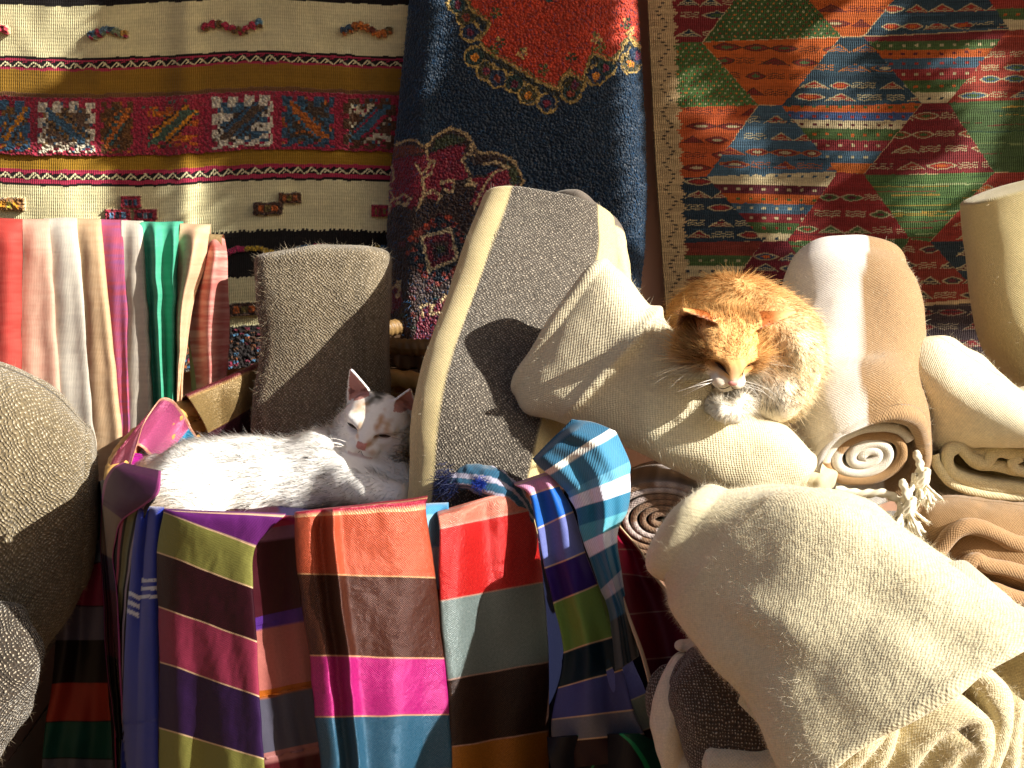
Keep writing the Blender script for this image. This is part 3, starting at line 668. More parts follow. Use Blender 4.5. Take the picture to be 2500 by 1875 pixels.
    # row 1
    m = tri([(190, 592), (662, 572), (388, 962), (240, 970)], '#bb4f16'); motifs(m, (612, 690, 765, 845, 915), ('#5c2418', '#7c2018', W), 240, 620)
    m = tri([(668, 572), (795, 570), (1092, 920), (385, 962)], BL); motifs(m, (650, 740), (W, RED, NV), 580, 900); motifs(m, (825, 895), ('#a85a24', '#7c2420', W), 420, 1050); streak(m, [DB, '#4c7088'], 590, 930, 24)
    bands([(790, 572), (1545, 550), (1235, 930), (1092, 925)], [(540, 598, OR, GR), (598, 645, '#3a527c', RED), (645, 690, CRM, DR), (690, 750, GR, OR), (750, 808, MR, W), (808, 872, '#3f5e70', W), (872, 950, '#c4641a', None)])
    m = tri([(1548, 552), (1690, 550), (1935, 930), (1235, 935)], '#7c1a1e'); motifs(m, (620, 720, 800), (W, '#8c3a1c', GR), 1350, 1850); motifs(m, (890,), (W, RED, OR), 1270, 1900); streak(m, [DR, '#94301e'], 570, 925, 16)
    m = tri([(1690, 550), (2440, 540), (2120, 935), (1938, 932)], '#425c2c'); streak(m, ['#a8842c', '#6c3020', '#24462c', '#7c8c50'], 560, 930, 42)
    tri([(2440, 540), (2560, 540), (2800, 930), (2120, 935)], NV)
    # row 2
    m = tri([(200, 972), (388, 962), (692, 1305), (262, 1322)], DB); motifs(m, (990, 1060, 1130, 1215, 1275), (W, MR, RED), 260, 640); streak(m, ['#2c4c60', '#101c2c'], 980, 1300, 20)
    bands([(388, 962), (1095, 920), (820, 1302), (690, 1305)], [(900, 1000, CRM, BL), (1000, 1052, DR, W), (1052, 1105, OR, GR), (1105, 1155, BL, W), (1155, 1205, MR, W), (1205, 1262, GR, RED), (1262, 1320, CRM, DB)])
    m = tri([(1095, 922), (1235, 932), (1480, 1278), (820, 1302)], '#8c201c'); motifs(m, (1060, 1150), (W, GR, DR), 960, 1420); motifs(m, (1235,), (W, GR, RED), 860, 1420); streak(m, [DR, '#a4381f'], 950, 1290, 14)
    m = tri([(1235, 935), (1940, 932), (1590, 1298), (1482, 1280)], '#4c6c34'); streak(m, ['#a8842c', '#7c3420', '#28502c', '#9ca870'], 950, 1290, 46)
    m = tri([(1938, 935), (2120, 935), (2380, 1290), (1590, 1300)], '#962c1a'); motifs(m, (1020, 1110, 1200, 1270), (W, '#c25a14', DR), 1700, 2300)
    tri([(2120, 935), (2800, 930), (2600, 1290), (2380, 1290)], GR)
    # row 3
    bands([(200, 1322), (692, 1307), (545, 1500), (430, 1680), (200, 1700)], [(1300, 1385, '#7c2c1c', None), (1385, 1445, GR, W), (1445, 1500, CRM, DB), (1500, 1560, DR, W), (1560, 1700, CRM, DB)])
    m = tri([(690, 1307), (822, 1303), (1090, 1680), (430, 1690)], '#6a1020'); motifs(m, (1390, 1450, 1530, 1610), (W, '#2c3c50', OR), 600, 1000)
    m = tri([(822, 1303), (1482, 1280), (1250, 1650), (1090, 1680)], '#425f2e'); streak(m, ['#a8842c', '#7c3420', '#28502c'], 1310, 1650, 34)
    m = tri([(1482, 1282), (1592, 1298), (1875, 1605), (1250, 1650)], '#8c2c18'); motifs(m, (1340, 1425, 1510, 1590), (W, '#3c3430', DR), 1380, 1850)
    m = tri([(1592, 1300), (2380, 1290), (2140, 1600), (1875, 1605)], '#22343c'); motifs(m, (1360, 1440, 1520), (W, DR, DB), 1700, 2200)
    m = tri([(200, 1690), (2800, 1600), (2800, 2400), (200, 2400)], '#3a2c30'); motifs(m, (1680, 1760, 1850, 1930), ('#94846c', MR, DR), 500, 2500); streak(m, ['#2c2228', '#5c1c24', '#54443c'], 1640, 2200, 70)
    # beige selvedge with a saw-toothed inner edge and a dashed zigzag
    X, Y = cv.X, cv.Y; x_in = 1640 + (Y - 100) * .049; saw = np.abs(np.mod(Y, 34) - 17) / 17 * 11; st = np.mod(Y, 8.5) < 4.2
    cv.A[(X < x_in + saw + st * 5)] = lin('#c8aa78'); m = (X < x_in - 52) ; cv.A[m & (np.mod(X, 6) < 2)] *= .9
    zz = x_in - 22 + (np.abs(np.mod(Y, 62) - 31) / 31 - .5) * 26; cv.A[(np.abs(X - zz) < 4.5) & (np.mod(Y, 9.5) < 4)] = lin('#4c4034')
    shift_canvas(cv, .9, .9, 5, .2)
    g_ = cv.A.mean(-1, keepdims=True); cv.A = (cv.A * .97 + g_ * .03) * .74
    cv.A *= (1 + .22 * noise2(X / 120, Y / 4, 8) + .16 * noise2(X / 40, Y / 2.5, 18) + .10 * noise2(X / 7, Y / 5, 2))[..., None]
    lx = np.interp(Y, [-160, 0, 400, 800, 1020], [1572, 1580, 1600, 1628, 1642])
    Xp = lx + (X - 1560) * (1)
    ii = np.clip(((Y - cv.y0) / cv.q).astype(int), 0, cv.h - 1); jj = np.clip(((Xp - cv.x0) / cv.q).astype(int), 0, cv.w - 1); A = cv.A[ii, jj]
    dep = .012 * noise2(X / 190, Y / 330, 31) + .010 * np.sin((X + Y * .55) / 120) + .003 * noise2(X / 45, Y / 70, 7)
    G = P(Xp, Y + 4 * np.sin(X / 150), 2.555 - dep)
    U = np.stack([(X - X.min()) * mpx(2.5), (Y - Y.min()) * mpx(2.5)], -1)
    mb = MB(); mb.sheet(G, A, U, .005, flip=True)
    n = 60; R = G[np.linspace(5, G.shape[0] - 5, n).astype(int), 0]; blades(mb, R, np.tile((-1, -.5, .2), (n, 1)), .006, .0006, lin('#d0b890'), 3, m=1)
    tag(mb.build("triangle_kilim", [M_kilim, M_fib]), "flat woven rug of green, orange, blue and red triangles hanging on the right", "rug")
rug_c()
# ================================================================ shawls on a rail at the left
YR = 2.235
def rack():
    g = "plain shawls hung side by side over the rail"
    mb = MB()
    a, b = P(-260, 560, YR + .035), P(545, 590, YR + .035)
    def tube(p, q, r0, r1, n=40, m=0, c='#8a7450'):
        t = np.linspace(0, 1, n)[:, None]; c0 = p + (q - p) * t; ax = norm(q - p); s = norm(np.cross(ax, (0.3, 1, .2))); w_ = np.cross(ax, s); th = np.linspace(0, 2 * np.pi, 20, endpoint=False)
        rr = (r0 + (r1 - r0) * t)[:, :, None] * (1 + .08 * noise2(np.linspace(0, 9, n)[:, None] + 0 * th, 2 * np.cos(th)[None, :], 3))[..., None]
        G = c0[:, None] + rr * (np.cos(th)[None, :, None] * s + np.sin(th)[None, :, None] * w_); mb.grid(G, lin(c), None, m, closed=True)
    rod = empty("shawl_rack", P(462, 1100, YR + .02), "rough wooden rack carrying the plain shawls", "rack")
    tube(a, b, .013, .013); put(mb.build("rail", M_wood), rod); mb = MB()
    p = P(463, 590, YR + .035); 
    mb2 = mb; t_ = P(463, 760, YR + .035); q = np.array([p[0] - .003, p[1], .0]); tube(np.array([p[0], p[1], p[2] - .012]), q, .0135, .016, 60, c='#94845c'); put(mb.build("post", M_wood), rod); mb = MB()
    q2 = P(-220, 560, YR + .035); tube(np.array([q2[0], q2[1], q2[2] - .012]), np.array([q2[0], q2[1], 0]), .0135, .016, 60); put(mb.build("post", M_wood), rod)
    def shawl(name_l, cat, tops, bots, col, col2, f, seed, mat=M_rack, extra=None, tint=0, z=0.0, ns=.5):
        (x0, x1, yt), (x2, x3, yb) = tops, bots; m = [(x0 * (1 - t) + x2 * t, yt * (1 - t) + yb * t, x1 * (1 - t) + x3 * t, yt * (1 - t) + yb * t) for t in (.06, .3, .6, 1)]
        if extra: m = extra
        ex = (x3 - x2) / max(yb - yt, 1); e2 = (m[-1][0], m[-1][1] + 150, m[-1][2] + ex * 10, m[-1][3] + 150)
        rows = [(x0 + 6, yt + 60, x1 - 4, yt + 60, .075, .075), (x0 + 4, yt + 12, x1 - 2, yt + 12, .062, .062), (x0, yt, x1, yt + 2, .038, .038), (m[0][0], m[0][1] + 6, m[0][2], m[0][3] + 6, .014, .014)] + [tuple(r) + (0, 0) for r in m[1:]] + [e2 + (0, 0)]
        def folds(u, v):
            k = sm(v, 2.2, 3.6)
            return f(u, v) * (.35 + .65 * k) + z
        C1, C2 = lin(col) * .8, lin(col2) * .8
        def vc(u, v, px, py):
            n = .5 + .5 * noise2(px / 22, py / 1.7, seed); n = n * .35 + .65 * (.5 + .5 * noise2(px / 60, py / 5, seed + 3)); n = (sm(n, .2, .8) * ns)[..., None]
            if tint: n = np.clip(n + tint * sm(u, .25, 0)[..., None], 0, 1)
            return C1 * (1 - n) + C2 * n
        o = drape("hanging_shawl", rows, None, mat, lambda px, py: YR + 0 * px, th=.003, folds=folds, vcol=vc, du=2.2, dv=4, seed=seed, wr=.003)
        tag(o, name_l, "shawl", g)
    rnd = lambda k=.014, p=.5: (lambda u, v: k * np.sqrt(np.clip(1 - np.abs(2 * np.clip(u, 0, 1) - 1) ** 2.6, 0, 1)) + .004 * np.sin(u * 7 + v * .5 + p))
    rr = lambda k=.018, c=.62: (lambda u, v: k * (.35 + .65 * np.clip(u, 0, 1) ** 1.2) * np.sqrt(np.clip(1 - np.clip((u - .72) / .28, 0, 1) ** 2, 0, 1)) + .002 * np.sin(u * 9 + v))
    shawl("coral red shawl at the left end of the rail", "shawl", (-70, 56, 532), (-60, 53, 905), '#b84038', '#c85c50', rnd(.04), 1, z=.012)
    shawl("dusty pink shawl turning beige, second on the rail next to the coral one", "shawl", (36, 122, 534), (40, 150, 990), '#d8a890', '#e2c0a6', rr(), 2, tint=.0, z=.006)
    shawl("light grey shawl between the dusty pink one and the beige one", "shawl", (105, 190, 533), (140, 240, 1090), '#d6cdbb', '#b9b0a4', rr(), 3, z=.002)
    shawl("sandy beige shawl beside the light grey one", "shawl", (175, 247, 534), (222, 306, 1130), '#dab890', '#c49c72', rr(.03), 4)
    shawl("pink shawl with violet threads, left of the narrow cream grey one", "shawl", (232, 312, 536), (290, 318, 1060), '#c05868', '#9c5c90', rr(.02), 5, z=-.004, ns=.9)
    shawl("narrow cream grey shawl between the pink and the green one", "shawl", (295, 350, 538), (308, 380, 1070), '#d8ccb8', '#b8aca0', rr(.026), 6, z=-.002)
    gf = lambda u, v: .022 * np.sin(u * np.pi) + .013 * np.sin(u * 14.5 + 2.2 + .22 * v) + .003 * np.sin(u * 25)
    shawl("jade green shawl with two deep folds", "shawl", (341, 448, 540), (376, 437, 1005), '#48ac88', '#68bc9c', gf, 7, z=.004)
    pf = lambda u, v: .03 * np.sin(u * np.pi) + .010 * np.sin(u * 8 + v)
    shawl("pale peach shawl pulled narrow beside the green one", "shawl", (438, 514, 545), (430, 447, 985), '#e6c09a', '#cc9c74', pf, 8, z=.008,
          extra=[(438, 560, 510, 575), (432, 640, 500, 650), (424, 760, 474, 735), (430, 900, 450, 900), (428, 1000, 447, 1000)])
    sf = lambda u, v: .030 * np.sin(u * np.pi) + .012 * np.sin(u * 9 + .4 * v + 1)
    shawl("salmon pink shawl at the right end of the rail, beyond the wooden post", "shawl", (486, 548, 572), (466, 552, 935), '#c4645c', '#e0a898', sf, 9, z=-.014, ns=1.0,
          extra=[(490, 588, 554, 602), (474, 650, 557, 660), (458, 740, 559, 740), (464, 840, 560, 832), (480, 945, 551, 935)])
rack()

# ================================================================ wicker baskets
BX, BY, BR, BZ = -.300, 1.95, .345, .728
def wicker(name, cx, cy, R, z0, z1, flare, label, rings=26, stakes=44, sc=1.0, col='#b98a48', colr='#c79a56'):
    root = empty(name, (cx, cy, z0), label, "basket")
    n = stakes * 8; a = np.linspace(0, 2 * np.pi, n, endpoint=False); th = np.linspace(0, 2 * np.pi, 8, endpoint=False)
    mb = MB(); h = (z1 - z0) / rings
    for k in range(rings):
        z = z0 + (k + .5) * h; r = R - flare * (z1 - z); wv = .0055 * sc * np.cos(a * stakes / 2 + np.pi * (k % 2))
        rr = (r + wv)[None, :] + (.0042 * sc * np.cos(th))[:, None]; zz = z + (h * .52 * np.sin(th))[:, None] + 0 * rr
        G = np.stack([cx + rr * np.cos(a), cy + rr * np.sin(a), zz], -1); mb.grid(np.concatenate([G, G[:1]]), lin(col) * (1 + .2 * math.sin(k * 7)), None, closed=True)
    put(mb.build("weave", M_cane), root); mb = MB()
    for k in range(stakes):
        b = 2 * np.pi * (k + .5) / stakes; t = np.linspace(z0, z1, 12); r = R - flare * (z1 - t)
        c = np.stack([cx + r * np.cos(b), cy + r * np.sin(b), t], -1); G = c[:, None] + .0035 * sc * (np.cos(th)[None, :, None] * np.array([np.cos(b), np.sin(b), 0]) + np.sin(th)[None, :, None] * np.array([-np.sin(b), np.cos(b), 0]))
        mb.grid(G, lin(col), None, closed=True)
    put(mb.build("stakes", M_cane), root); mb = MB()
    th = np.linspace(0, 2 * np.pi, 12, endpoint=False); m = stakes * 12; a = np.linspace(0, 2 * np.pi, m, endpoint=False)
    tw = 1 + .22 * np.abs(np.sin(a[None, :] * stakes * .8 + th[:, None])) ; rr = R + .014 * sc * tw * np.cos(th)[:, None]; zz = z1 + .016 * sc * tw * np.sin(th)[:, None]
    G = np.stack([cx + rr * np.cos(a), cy + rr * np.sin(a), zz], -1); mb.grid(np.concatenate([G, G[:1]]), lin(colr), None, closed=True)
    put(mb.build("rim", M_cane), root); return root
wicker("wicker_basket", BX, BY, BR, .02, BZ - .016, .12, "large round cane basket under the draped scarves, its rim bare behind the white cat")
bk = bpy.data.objects["wicker_basket"]; bk.rotation_euler = (math.radians(7.0), 0, 0); bk.location.y += .086
c = P(985, 880, 2.42); wicker("wicker_hamper", c[0] + .04, 2.40, .10, .2, P(985, 848, 2.30)[2], .02, "dark slatted cane hamper standing behind, between the grey tweed roll and the tall striped roll", 14, 30, .9, '#5a4430', '#86683e')
def inside():
    mb = MB(); n, m = 60, 120; r = np.linspace(0, .325, n)[:, None]; a = np.linspace(0, 2 * np.pi, m, endpoint=False)[None, :]
    x = BX + r * np.cos(a); y = BY + r * np.sin(a); z = .635 + .03 * fbm3(np.stack([x, y, 0 * x], -1) * 7, 3) + .03 * np.cos(r * 5)
    G = np.stack([x, y, z], -1); st = np.mod(x * 14 + y * 5, 3).astype(int); C = np.array([lin('#3a1424'), lin('#2c2440'), lin('#4a3020')])[st]
    mb.grid(G, C, np.stack([x, y], -1), closed=True)
    tag(mb.build("folded_scarves", M_satin), "dark folded scarves filling the basket under the white cat", "scarves")
inside()
# ---------------------------------------------------------------- distance of the draped rim for a pixel
def ybask(px, py, back=False, R=.387):
    px = np.asarray(px, float); Y = np.full(np.broadcast(px, py).shape, BY)
    for _ in range(6):
        X = P(px, py, Y)[..., 0]; d = np.sqrt(np.clip(R * R - (X - BX) ** 2, 1e-6, None)); Y2 = BY + d if back else BY - d
        Y = .5 * Y + .5 * Y2
    return Y
G_SC = "colourful scarves draped over the basket rim"
TH = '#d8b48c'
def yright(px, py): return np.minimum(ybask(px, py), 1.70 - .05 * sm(py, 1100, 1700))
def scarf(label, rows, cols, mat, folds=None, yf=None, thread=TH, z=0.0, seed=1, tw=1.15, edge=None, back=False, name="draped_scarf", lip=True, **k):
    if lip:
        r0 = rows[0]; rows = [(r0[0] + 2, r0[1] + 12, r0[2] - 2, r0[3] + 12, .075, .075), (r0[0], r0[1] - 1, r0[2], r0[3] - 1, .034, .034), (r0[0], r0[1] + 5, r0[2], r0[3] + 5, .008, .008)] + [tuple(r) for r in rows[1:]]
        cols = [cols[0], cols[0]] + list(cols)
    f0 = folds or (lambda u, v: .006 * np.sin(u * 6 + v * .3))
    f = lambda u, v: (f0(u, v) + (.0045 * np.sin(u * 8.5 + seed * 1.7 + .35 * v) + .003 * np.sin(u * 15 + seed * 2.9 - .5 * v)) * sm(v, 3, 8)) * sm(v, 1.2 if lip else 0, 3.2 if lip else 1.0) + z
    o = drape(name, rows, cols, mat, yf or (lambda px, py: ybask(px, py, back)), folds=f, thread=thread, seed=seed, tw=tw, edge=edge, **k)
    return tag(o, label, "scarf", G_SC)
edgefold = lambda a=.012, n=5.0, p=0.: (lambda u, v: a * (.5 * np.sin(u * n + p + v * .25) + .6 * np.sqrt(np.clip(1 - (2 * u - 1) ** 4, 0, 1))))
# big banded scarf at the left front
scarf("wide scarf banded purple, olive green, maroon, rose and violet over the front rim",
      [(399, 1243, 694, 1256), (397, 1252, 623, 1334), (383, 1348, 619, 1436), (385, 1481, 628, 1567), (389, 1616, 634, 1700), (388, 1777, 645, 1852), (386, 1930, 652, 2000), (384, 2090, 655, 2160)],
      ['#5c1f62', '#7a783c', '#2a0612', '#842c44', '#281238', '#7a783c', '#2a0612'], M_satin, edgefold(.016, 4.0, .4), z=.014, seed=3)
scarf("scarf banded maroon, violet, dusty pink, rust and slate, half under the wide one",
      [(600, 1262, 742, 1256), (604, 1298, 745, 1276), (598, 1330, 748, 1312), (608, 1512, 752, 1480), (610, 1545, 755, 1518), (618, 1690, 768, 1662), (620, 1713, 772, 1682), (636, 1842, 790, 1808), (640, 1872, 795, 1838), (650, 2060, 810, 2040)],
      ['#981c44', '#7c5068', '#360612', '#44206c', '#94564e', '#8c480c', '#403e4a', '#845450', '#40060f'], M_satin, lambda u, v: .012 * np.sin(u * 5 + 2), z=.000, seed=4, thread=None)
f8 = lambda u, v: .012 * np.exp(-((u - .29) / .035) ** 2) * 1.3 - .014 * np.exp(-((u - .20) / .05) ** 2) + .012 * np.sqrt(np.clip(1 - (2 * u - 1) ** 4, 0, 1)) + .004 * np.sin(u * 13 + v) * sm(v, 3, 5)
scarf("shiny scarf banded orange, copper brown, magenta and teal at the middle of the rim",
      [(720, 1250, 1042, 1212), (718, 1263, 1040, 1243), (725, 1401, 1063, 1411), (755, 1600, 1087, 1607), (769, 1750, 1098, 1745), (785, 1880, 1104, 1880), (792, 2060, 1110, 2060)],
      ['#a01038', '#b85034', '#3c1208', '#b01474', '#175470', '#1f6480'], M_lurex, f8, z=.022, seed=5, thread='#d8a878')
scarf("narrow glimpse of a light blue and white striped scarf beneath two shiny ones",
      [(1030, 1232, 1095, 1228), (1030, 1262, 1095, 1258), (1034, 1340, 1092, 1335), (1040, 1400, 1090, 1392), (1046, 1440, 1086, 1440)], ['#3a80a8', '#7cb0cc', '#dfe4ea', '#cfd8e4'], M_cotton, z=.000, seed=6, thread=None)
f10 = lambda u, v: .014 * np.sin(u * 7 + .6 + v * .15) + .008 * np.sqrt(np.clip(1 - (2 * u - 1) ** 4, 0, 1)) + .006 * np.sin(u * 17 + 2 + v * .4) * sm(v, 6, 2)
scarf("shiny scarf banded salmon, scarlet, silver, dark brown and gold",
      [(1068, 1250, 1290, 1186), (1072, 1292, 1301, 1245), (1072, 1468, 1327, 1422), (1090, 1660, 1340, 1614), (1098, 1824, 1340, 1784), (1100, 1950, 1338, 1930), (1102, 2060, 1338, 2050)],
      ['#c87460', '#b80c14', '#6c7c7a', '#1c0808', '#a06414', '#341212'], M_lurex, f10, z=.010, seed=7, thread='#b89080')
# right: narrow satin scarf with its back fold
o11 = scarf("narrow satin scarf banded pink, bright blue, lilac, violet, leaf green and navy",
      [(1257, 1179, 1352, 1150), (1292, 1210, 1365, 1186), (1311, 1291, 1400, 1249), (1330, 1387, 1430, 1348), (1351, 1473, 1460, 1427), (1375, 1592, 1497, 1553), (1362, 1680, 1521, 1635), (1346, 1757, 1547, 1733), (1350, 1812, 1572, 1791), (1372, 1880, 1590, 1850)],
      ['#c084a0', '#1058b0', '#5c649c', '#2c1060', '#6c8a40', '#06222e', '#444880', '#6c6c74', '#2c1418'], M_satin,
      lambda u, v: .010 * np.sqrt(np.clip(1 - (2 * u - 1) ** 2, 0, 1)) + .006 * np.sin(u * 9 + v * .5), z=.016, seed=8, yf=yright)
o11b = drape("back_fold", [(1400, 1420, 1468, 1420), (1430, 1560, 1507, 1522), (1450, 1650, 1541, 1605), (1480, 1735, 1578, 1694), (1520, 1800, 1604, 1770), (1540, 1850, 1618, 1830)], ['#7c9a48', '#082c3c', '#5a62a8', '#7c8c80', '#2c1418'], M_satin,
      yright, folds=lambda u, v: .014 * np.sin(u * np.pi), thread='#b8b090', seed=9)
put(o11b, o11) if False else None
o11b.parent = o11
scarf("added dark blue filler scarf for the dark gap between the scarlet banded and the narrow satin one",  # filler scarf added; its dark colour stands in for the dark gap
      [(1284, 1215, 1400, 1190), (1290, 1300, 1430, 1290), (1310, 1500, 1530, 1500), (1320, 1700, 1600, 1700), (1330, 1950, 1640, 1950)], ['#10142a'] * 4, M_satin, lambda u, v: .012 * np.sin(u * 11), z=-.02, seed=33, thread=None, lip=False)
# striped cotton scarf, right side
o12 = scarf("blue and white striped cotton scarf bunched at the right of the rim",
      [(1300, 1120, 1395, 1024), (1308, 1132, 1440, 1028), (1330, 1152, 1490, 1046), (1344, 1162, 1508, 1060), (1384, 1202, 1536, 1128), (1390, 1216, 1539, 1160), (1404, 1244, 1540, 1202), (1412, 1286, 1532, 1247), (1425, 1326, 1512, 1284), (1440, 1364, 1508, 1326), (1466, 1440, 1518, 1392), (1478, 1466, 1524, 1434), (1490, 1520, 1540, 1490), (1500, 1640, 1560, 1600)],
      ['#1f5470', '#1f5470', '#e0dccf', '#3c7c9c', '#5c9cb8', '#dcdce8', '#1f6c8c', '#4c9cac', '#dcdce8', '#1a6484', '#9ca4b4', '#1f5470', '#10242c'], M_cotton,
      lambda u, v: .030 * np.sin(np.clip(u, .001, .999) * np.pi) ** .8 + .006 * np.sin(u * 10 + v * .35) + .002 * np.sin(u * 21 - v * .5), z=.020, seed=10, thread=None, lip=False, yf=yright)
def twist():
    def cf(ct, s, sv, G):
        k = np.mod((ct * 1.3 + sv * 1.6 + .5), 1.0); C = fill('#1c4c66', ct.shape); C = np.where((k > .62)[..., None], lin('#9c98a8'), C); return C
    o, G = loft("twisted_end", [(1120, 1200, 1095, 1160, 1.71, .012), (1150, 1200, 1135, 1148, 1.71, .018), (1210, 1215, 1196, 1140, 1.71, .024), (1252, 1235, 1256, 1170, 1.72, .022), (1280, 1270, 1290, 1210, 1.73, .018)], cf, M_cotton, 70, 90, ('round', .012), ('round', .02), seed=4, amp=.012, freq=30)
    mb = MB(); R = P(1092, 1178, 1.70) + RNG.normal(size=(420, 3)) * (.008, .006, .012); blades(mb, R, np.array([-1, -.3, -.35]) + RNG.normal(size=(420, 3)) * .4, .014, .0011, lin('#141c40'), 4, curl=.8)
    f = mb.build("fringe", [M_fib], None); R2 = P(1172, 1182, 1.665); mb = MB(); mb.raw(np.zeros((3, 3)) + R2, [(0, 1, 2)], lin('#2444a0'))
    R = R2 + RNG.normal(size=(260, 3)) * (.004, .003, .004); D = RNG.normal(size=(260, 3)) * (.8, .3, .9) + (.2, -.9, .3); mb = MB(); blades(mb, R, D, .011, .0010, lin('#2440a0'), 5, curl=.5); f2 = mb.build("fringe", [M_fib], None)
    for x in (o, f, f2): x.parent = o12
twist()
# left side
scarf("royal blue scarf with thin white woven stripes",
      [(338, 1238, 400, 1240), (330, 1290, 398, 1290), (318, 1400, 392, 1400), (308, 1520, 390, 1510), (300, 1700, 388, 1690), (290, 2000, 386, 2000)], None, M_cotton, lambda u, v: .016 * np.abs(np.sin(u * 5.2 + 1.0)), z=.004, seed=12, thread=None,
      vcol=lambda u, v, px, py: np.where(((px < 347 + (py - 1400) * -.06) & (np.isin(np.floor((py - (1436 + (px - 300) * .45)) / 6.5), (0, 3, 6)))) [..., None] | ((px >= 347 + (py - 1400) * -.06) & (py > 1410) & (py < 1465) & (np.mod(py - 1410, 19) < 12) & (np.mod(py - 1410, 19) > 4))[..., None], lin('#b8bcc8'), lin('#12298c')) * (1 + .1 * noise2(px / 3, py / 3, 2))[..., None]) if False else None
def bluev(u, v, px, py):
    fold = 347 - (py - 1400) * .06; a = py - (1436 + (px - 300) * .45); left = (px < fold) & (a > 0) & (a < 62) & (np.mod(a, 22) < 11)
    b = py - 1412; right = (px >= fold) & (b > 0) & (b < 56) & (np.mod(b, 20) < 9)
    m = (left | right) & (noise2(px / 5, py / 3, 7) > -.6)
    return np.where(m[..., None], lin('#c0c4cc'), lin('#12298c')) * (1 + .12 * noise2(px / 3, py / 3, 2))[..., None]
scarf("royal blue scarf with thin white woven stripes",
      [(338, 1238, 400, 1240), (330, 1290, 398, 1290), (318, 1400, 392, 1400), (308, 1520, 390, 1510), (300, 1700, 388, 1690), (290, 2000, 386, 2000)], ['#12298c'] * 5, M_cotton, lambda u, v: .016 * np.abs(np.sin(u * 5.2 + 1.0)), z=.004, seed=12, thread=None, vcol=bluev)
def blackv(u, v, px, py):
    k = np.floor(u * 9).astype(int); C = np.array([lin('#120c10'), lin('#120c10'), lin('#8a3048'), lin('#120c10'), lin('#6c6c50'), lin('#6c6c50'), lin('#120c10'), lin('#96848c'), lin('#120c10')])[np.clip(k, 0, 8)]; return C
scarf("black scarf with thin crimson and grey lengthwise stripes, beside the royal blue one",
      [(296, 1222, 378, 1212), (276, 1290, 352, 1262), (272, 1420, 318, 1420), (262, 1600, 306, 1600), (272, 1810, 302, 1800), (280, 1900, 300, 1890)], ['#120c10'] * 5, M_satin, lambda u, v: .010 * np.sin(u * 7), z=.006, seed=13, thread=None, vcol=blackv)
scarf("plum and tan banded scarf folded over the left of the rim",
      [(300, 1128, 392, 1150, .06, .06), (276, 1142, 390, 1172, .02, .02), (258, 1168, 384, 1205, .0, .0), (250, 1195, 362, 1228, -.004, -.004), (247, 1232, 300, 1272), (246, 1290, 284, 1318), (245, 1350, 276, 1366), (250, 1440, 285, 1445), (258, 1600, 292, 1610), (282, 1800, 300, 1806)],
      ['#401c3a', '#482040', '#482040', '#482040', '#746050', '#746050', '#302030', '#401420', '#100a0c'], M_satin, lambda u, v: .014 * np.sin(u * np.pi) * sm(v, 2, 4), z=.018, seed=14, thread=None, edge='#8c3c70', lip=False, tw=1.6)
f3 = lambda u, v: .014 * np.sin(u * 7 + .8) + .006 * np.sin(u * 15 + v)
scarf("long dark scarf banded teal, grey, crimson, black, brick and bottle green at the left",
      [(226, 1178, 262, 1170), (204, 1240, 262, 1225), (190, 1306, 262, 1320), (166, 1385, 262, 1370), (136, 1477, 266, 1480), (136, 1565, 272, 1563), (128, 1668, 280, 1665), (112, 1762, 296, 1762), (104, 1850, 300, 1855), (98, 1960, 304, 1965), (96, 2050, 304, 2050)],
      ['#1c2030', '#127058', '#5c6a80', '#7c1c40', '#5a5462', '#140c0e', '#8c2c1c', '#0f4438', '#5c5a60', '#7c1c40'], M_satin, f3, z=-.012, seed=15, thread='#0c0808', lip=False)
# left-back rim
def yback(px, py): return np.interp(px, [255, 300, 360, 420, 480, 540, 620, 700], [1.92, 1.93, 2.00, 2.08, 2.13, 2.17, 2.21, 2.23])
def rim_scarf(label, rows, cols, thread, seed, mat, th='#000000', **k):
    o = drape("draped_scarf", rows, cols, mat, yback, folds=lambda u, v: .010 * np.sin(u * 5 + 1) + .006 * np.sin(v * 3 + u * 2), thread=thread, seed=seed, wr=.004, **k); return tag(o, label, "scarf", G_SC)
rim_scarf("mauve, salmon and turquoise metallic scarf over the back left of the rim",
      [(248, 1230, 320, 1130, -.02, -.02), (262, 1160, 345, 1050, -.04, -.04), (280, 1112, 380, 992, -.035, -.035), (310, 1086, 400, 972, -.02, -.02), (340, 1090, 425, 978, -.01, -.01), (366, 1112, 450, 1012, 0, 0), (386, 1136, 466, 1042, .0, .0), (398, 1160, 488, 1082, .01, .01), (410, 1230, 505, 1150, .03, .03)],
      ['#5c1c34', '#6c2038', '#7c2c44', '#a84470', '#b85080', '#c06088', '#1c84ac', '#3c2c44'], None, 21, M_lurex, edge='#d89c80')
rim_scarf("small violet scarf with pink and green flecks at the left of the rim",
      [(246, 1215, 268, 1152, -.02, -.02), (256, 1170, 282, 1116, -.03, -.02), (300, 1150, 330, 1108, -.02, -.01), (350, 1158, 375, 1118, 0, 0), (372, 1190, 396, 1150, .03, .03)], ['#28408c', '#5c2498', '#c01c9c', '#8c6c3c'], None, 22, M_lurex)
def brownv(u, v, px, py):
    C = np.where((v < .75)[..., None], lin('#5c1022'), lin('#8c7448')); C = np.where((v > 2.0)[..., None], lin('#3c1024'), C); return C * (1 + .06 * noise2(px / 4, py / 4, 3))[..., None]
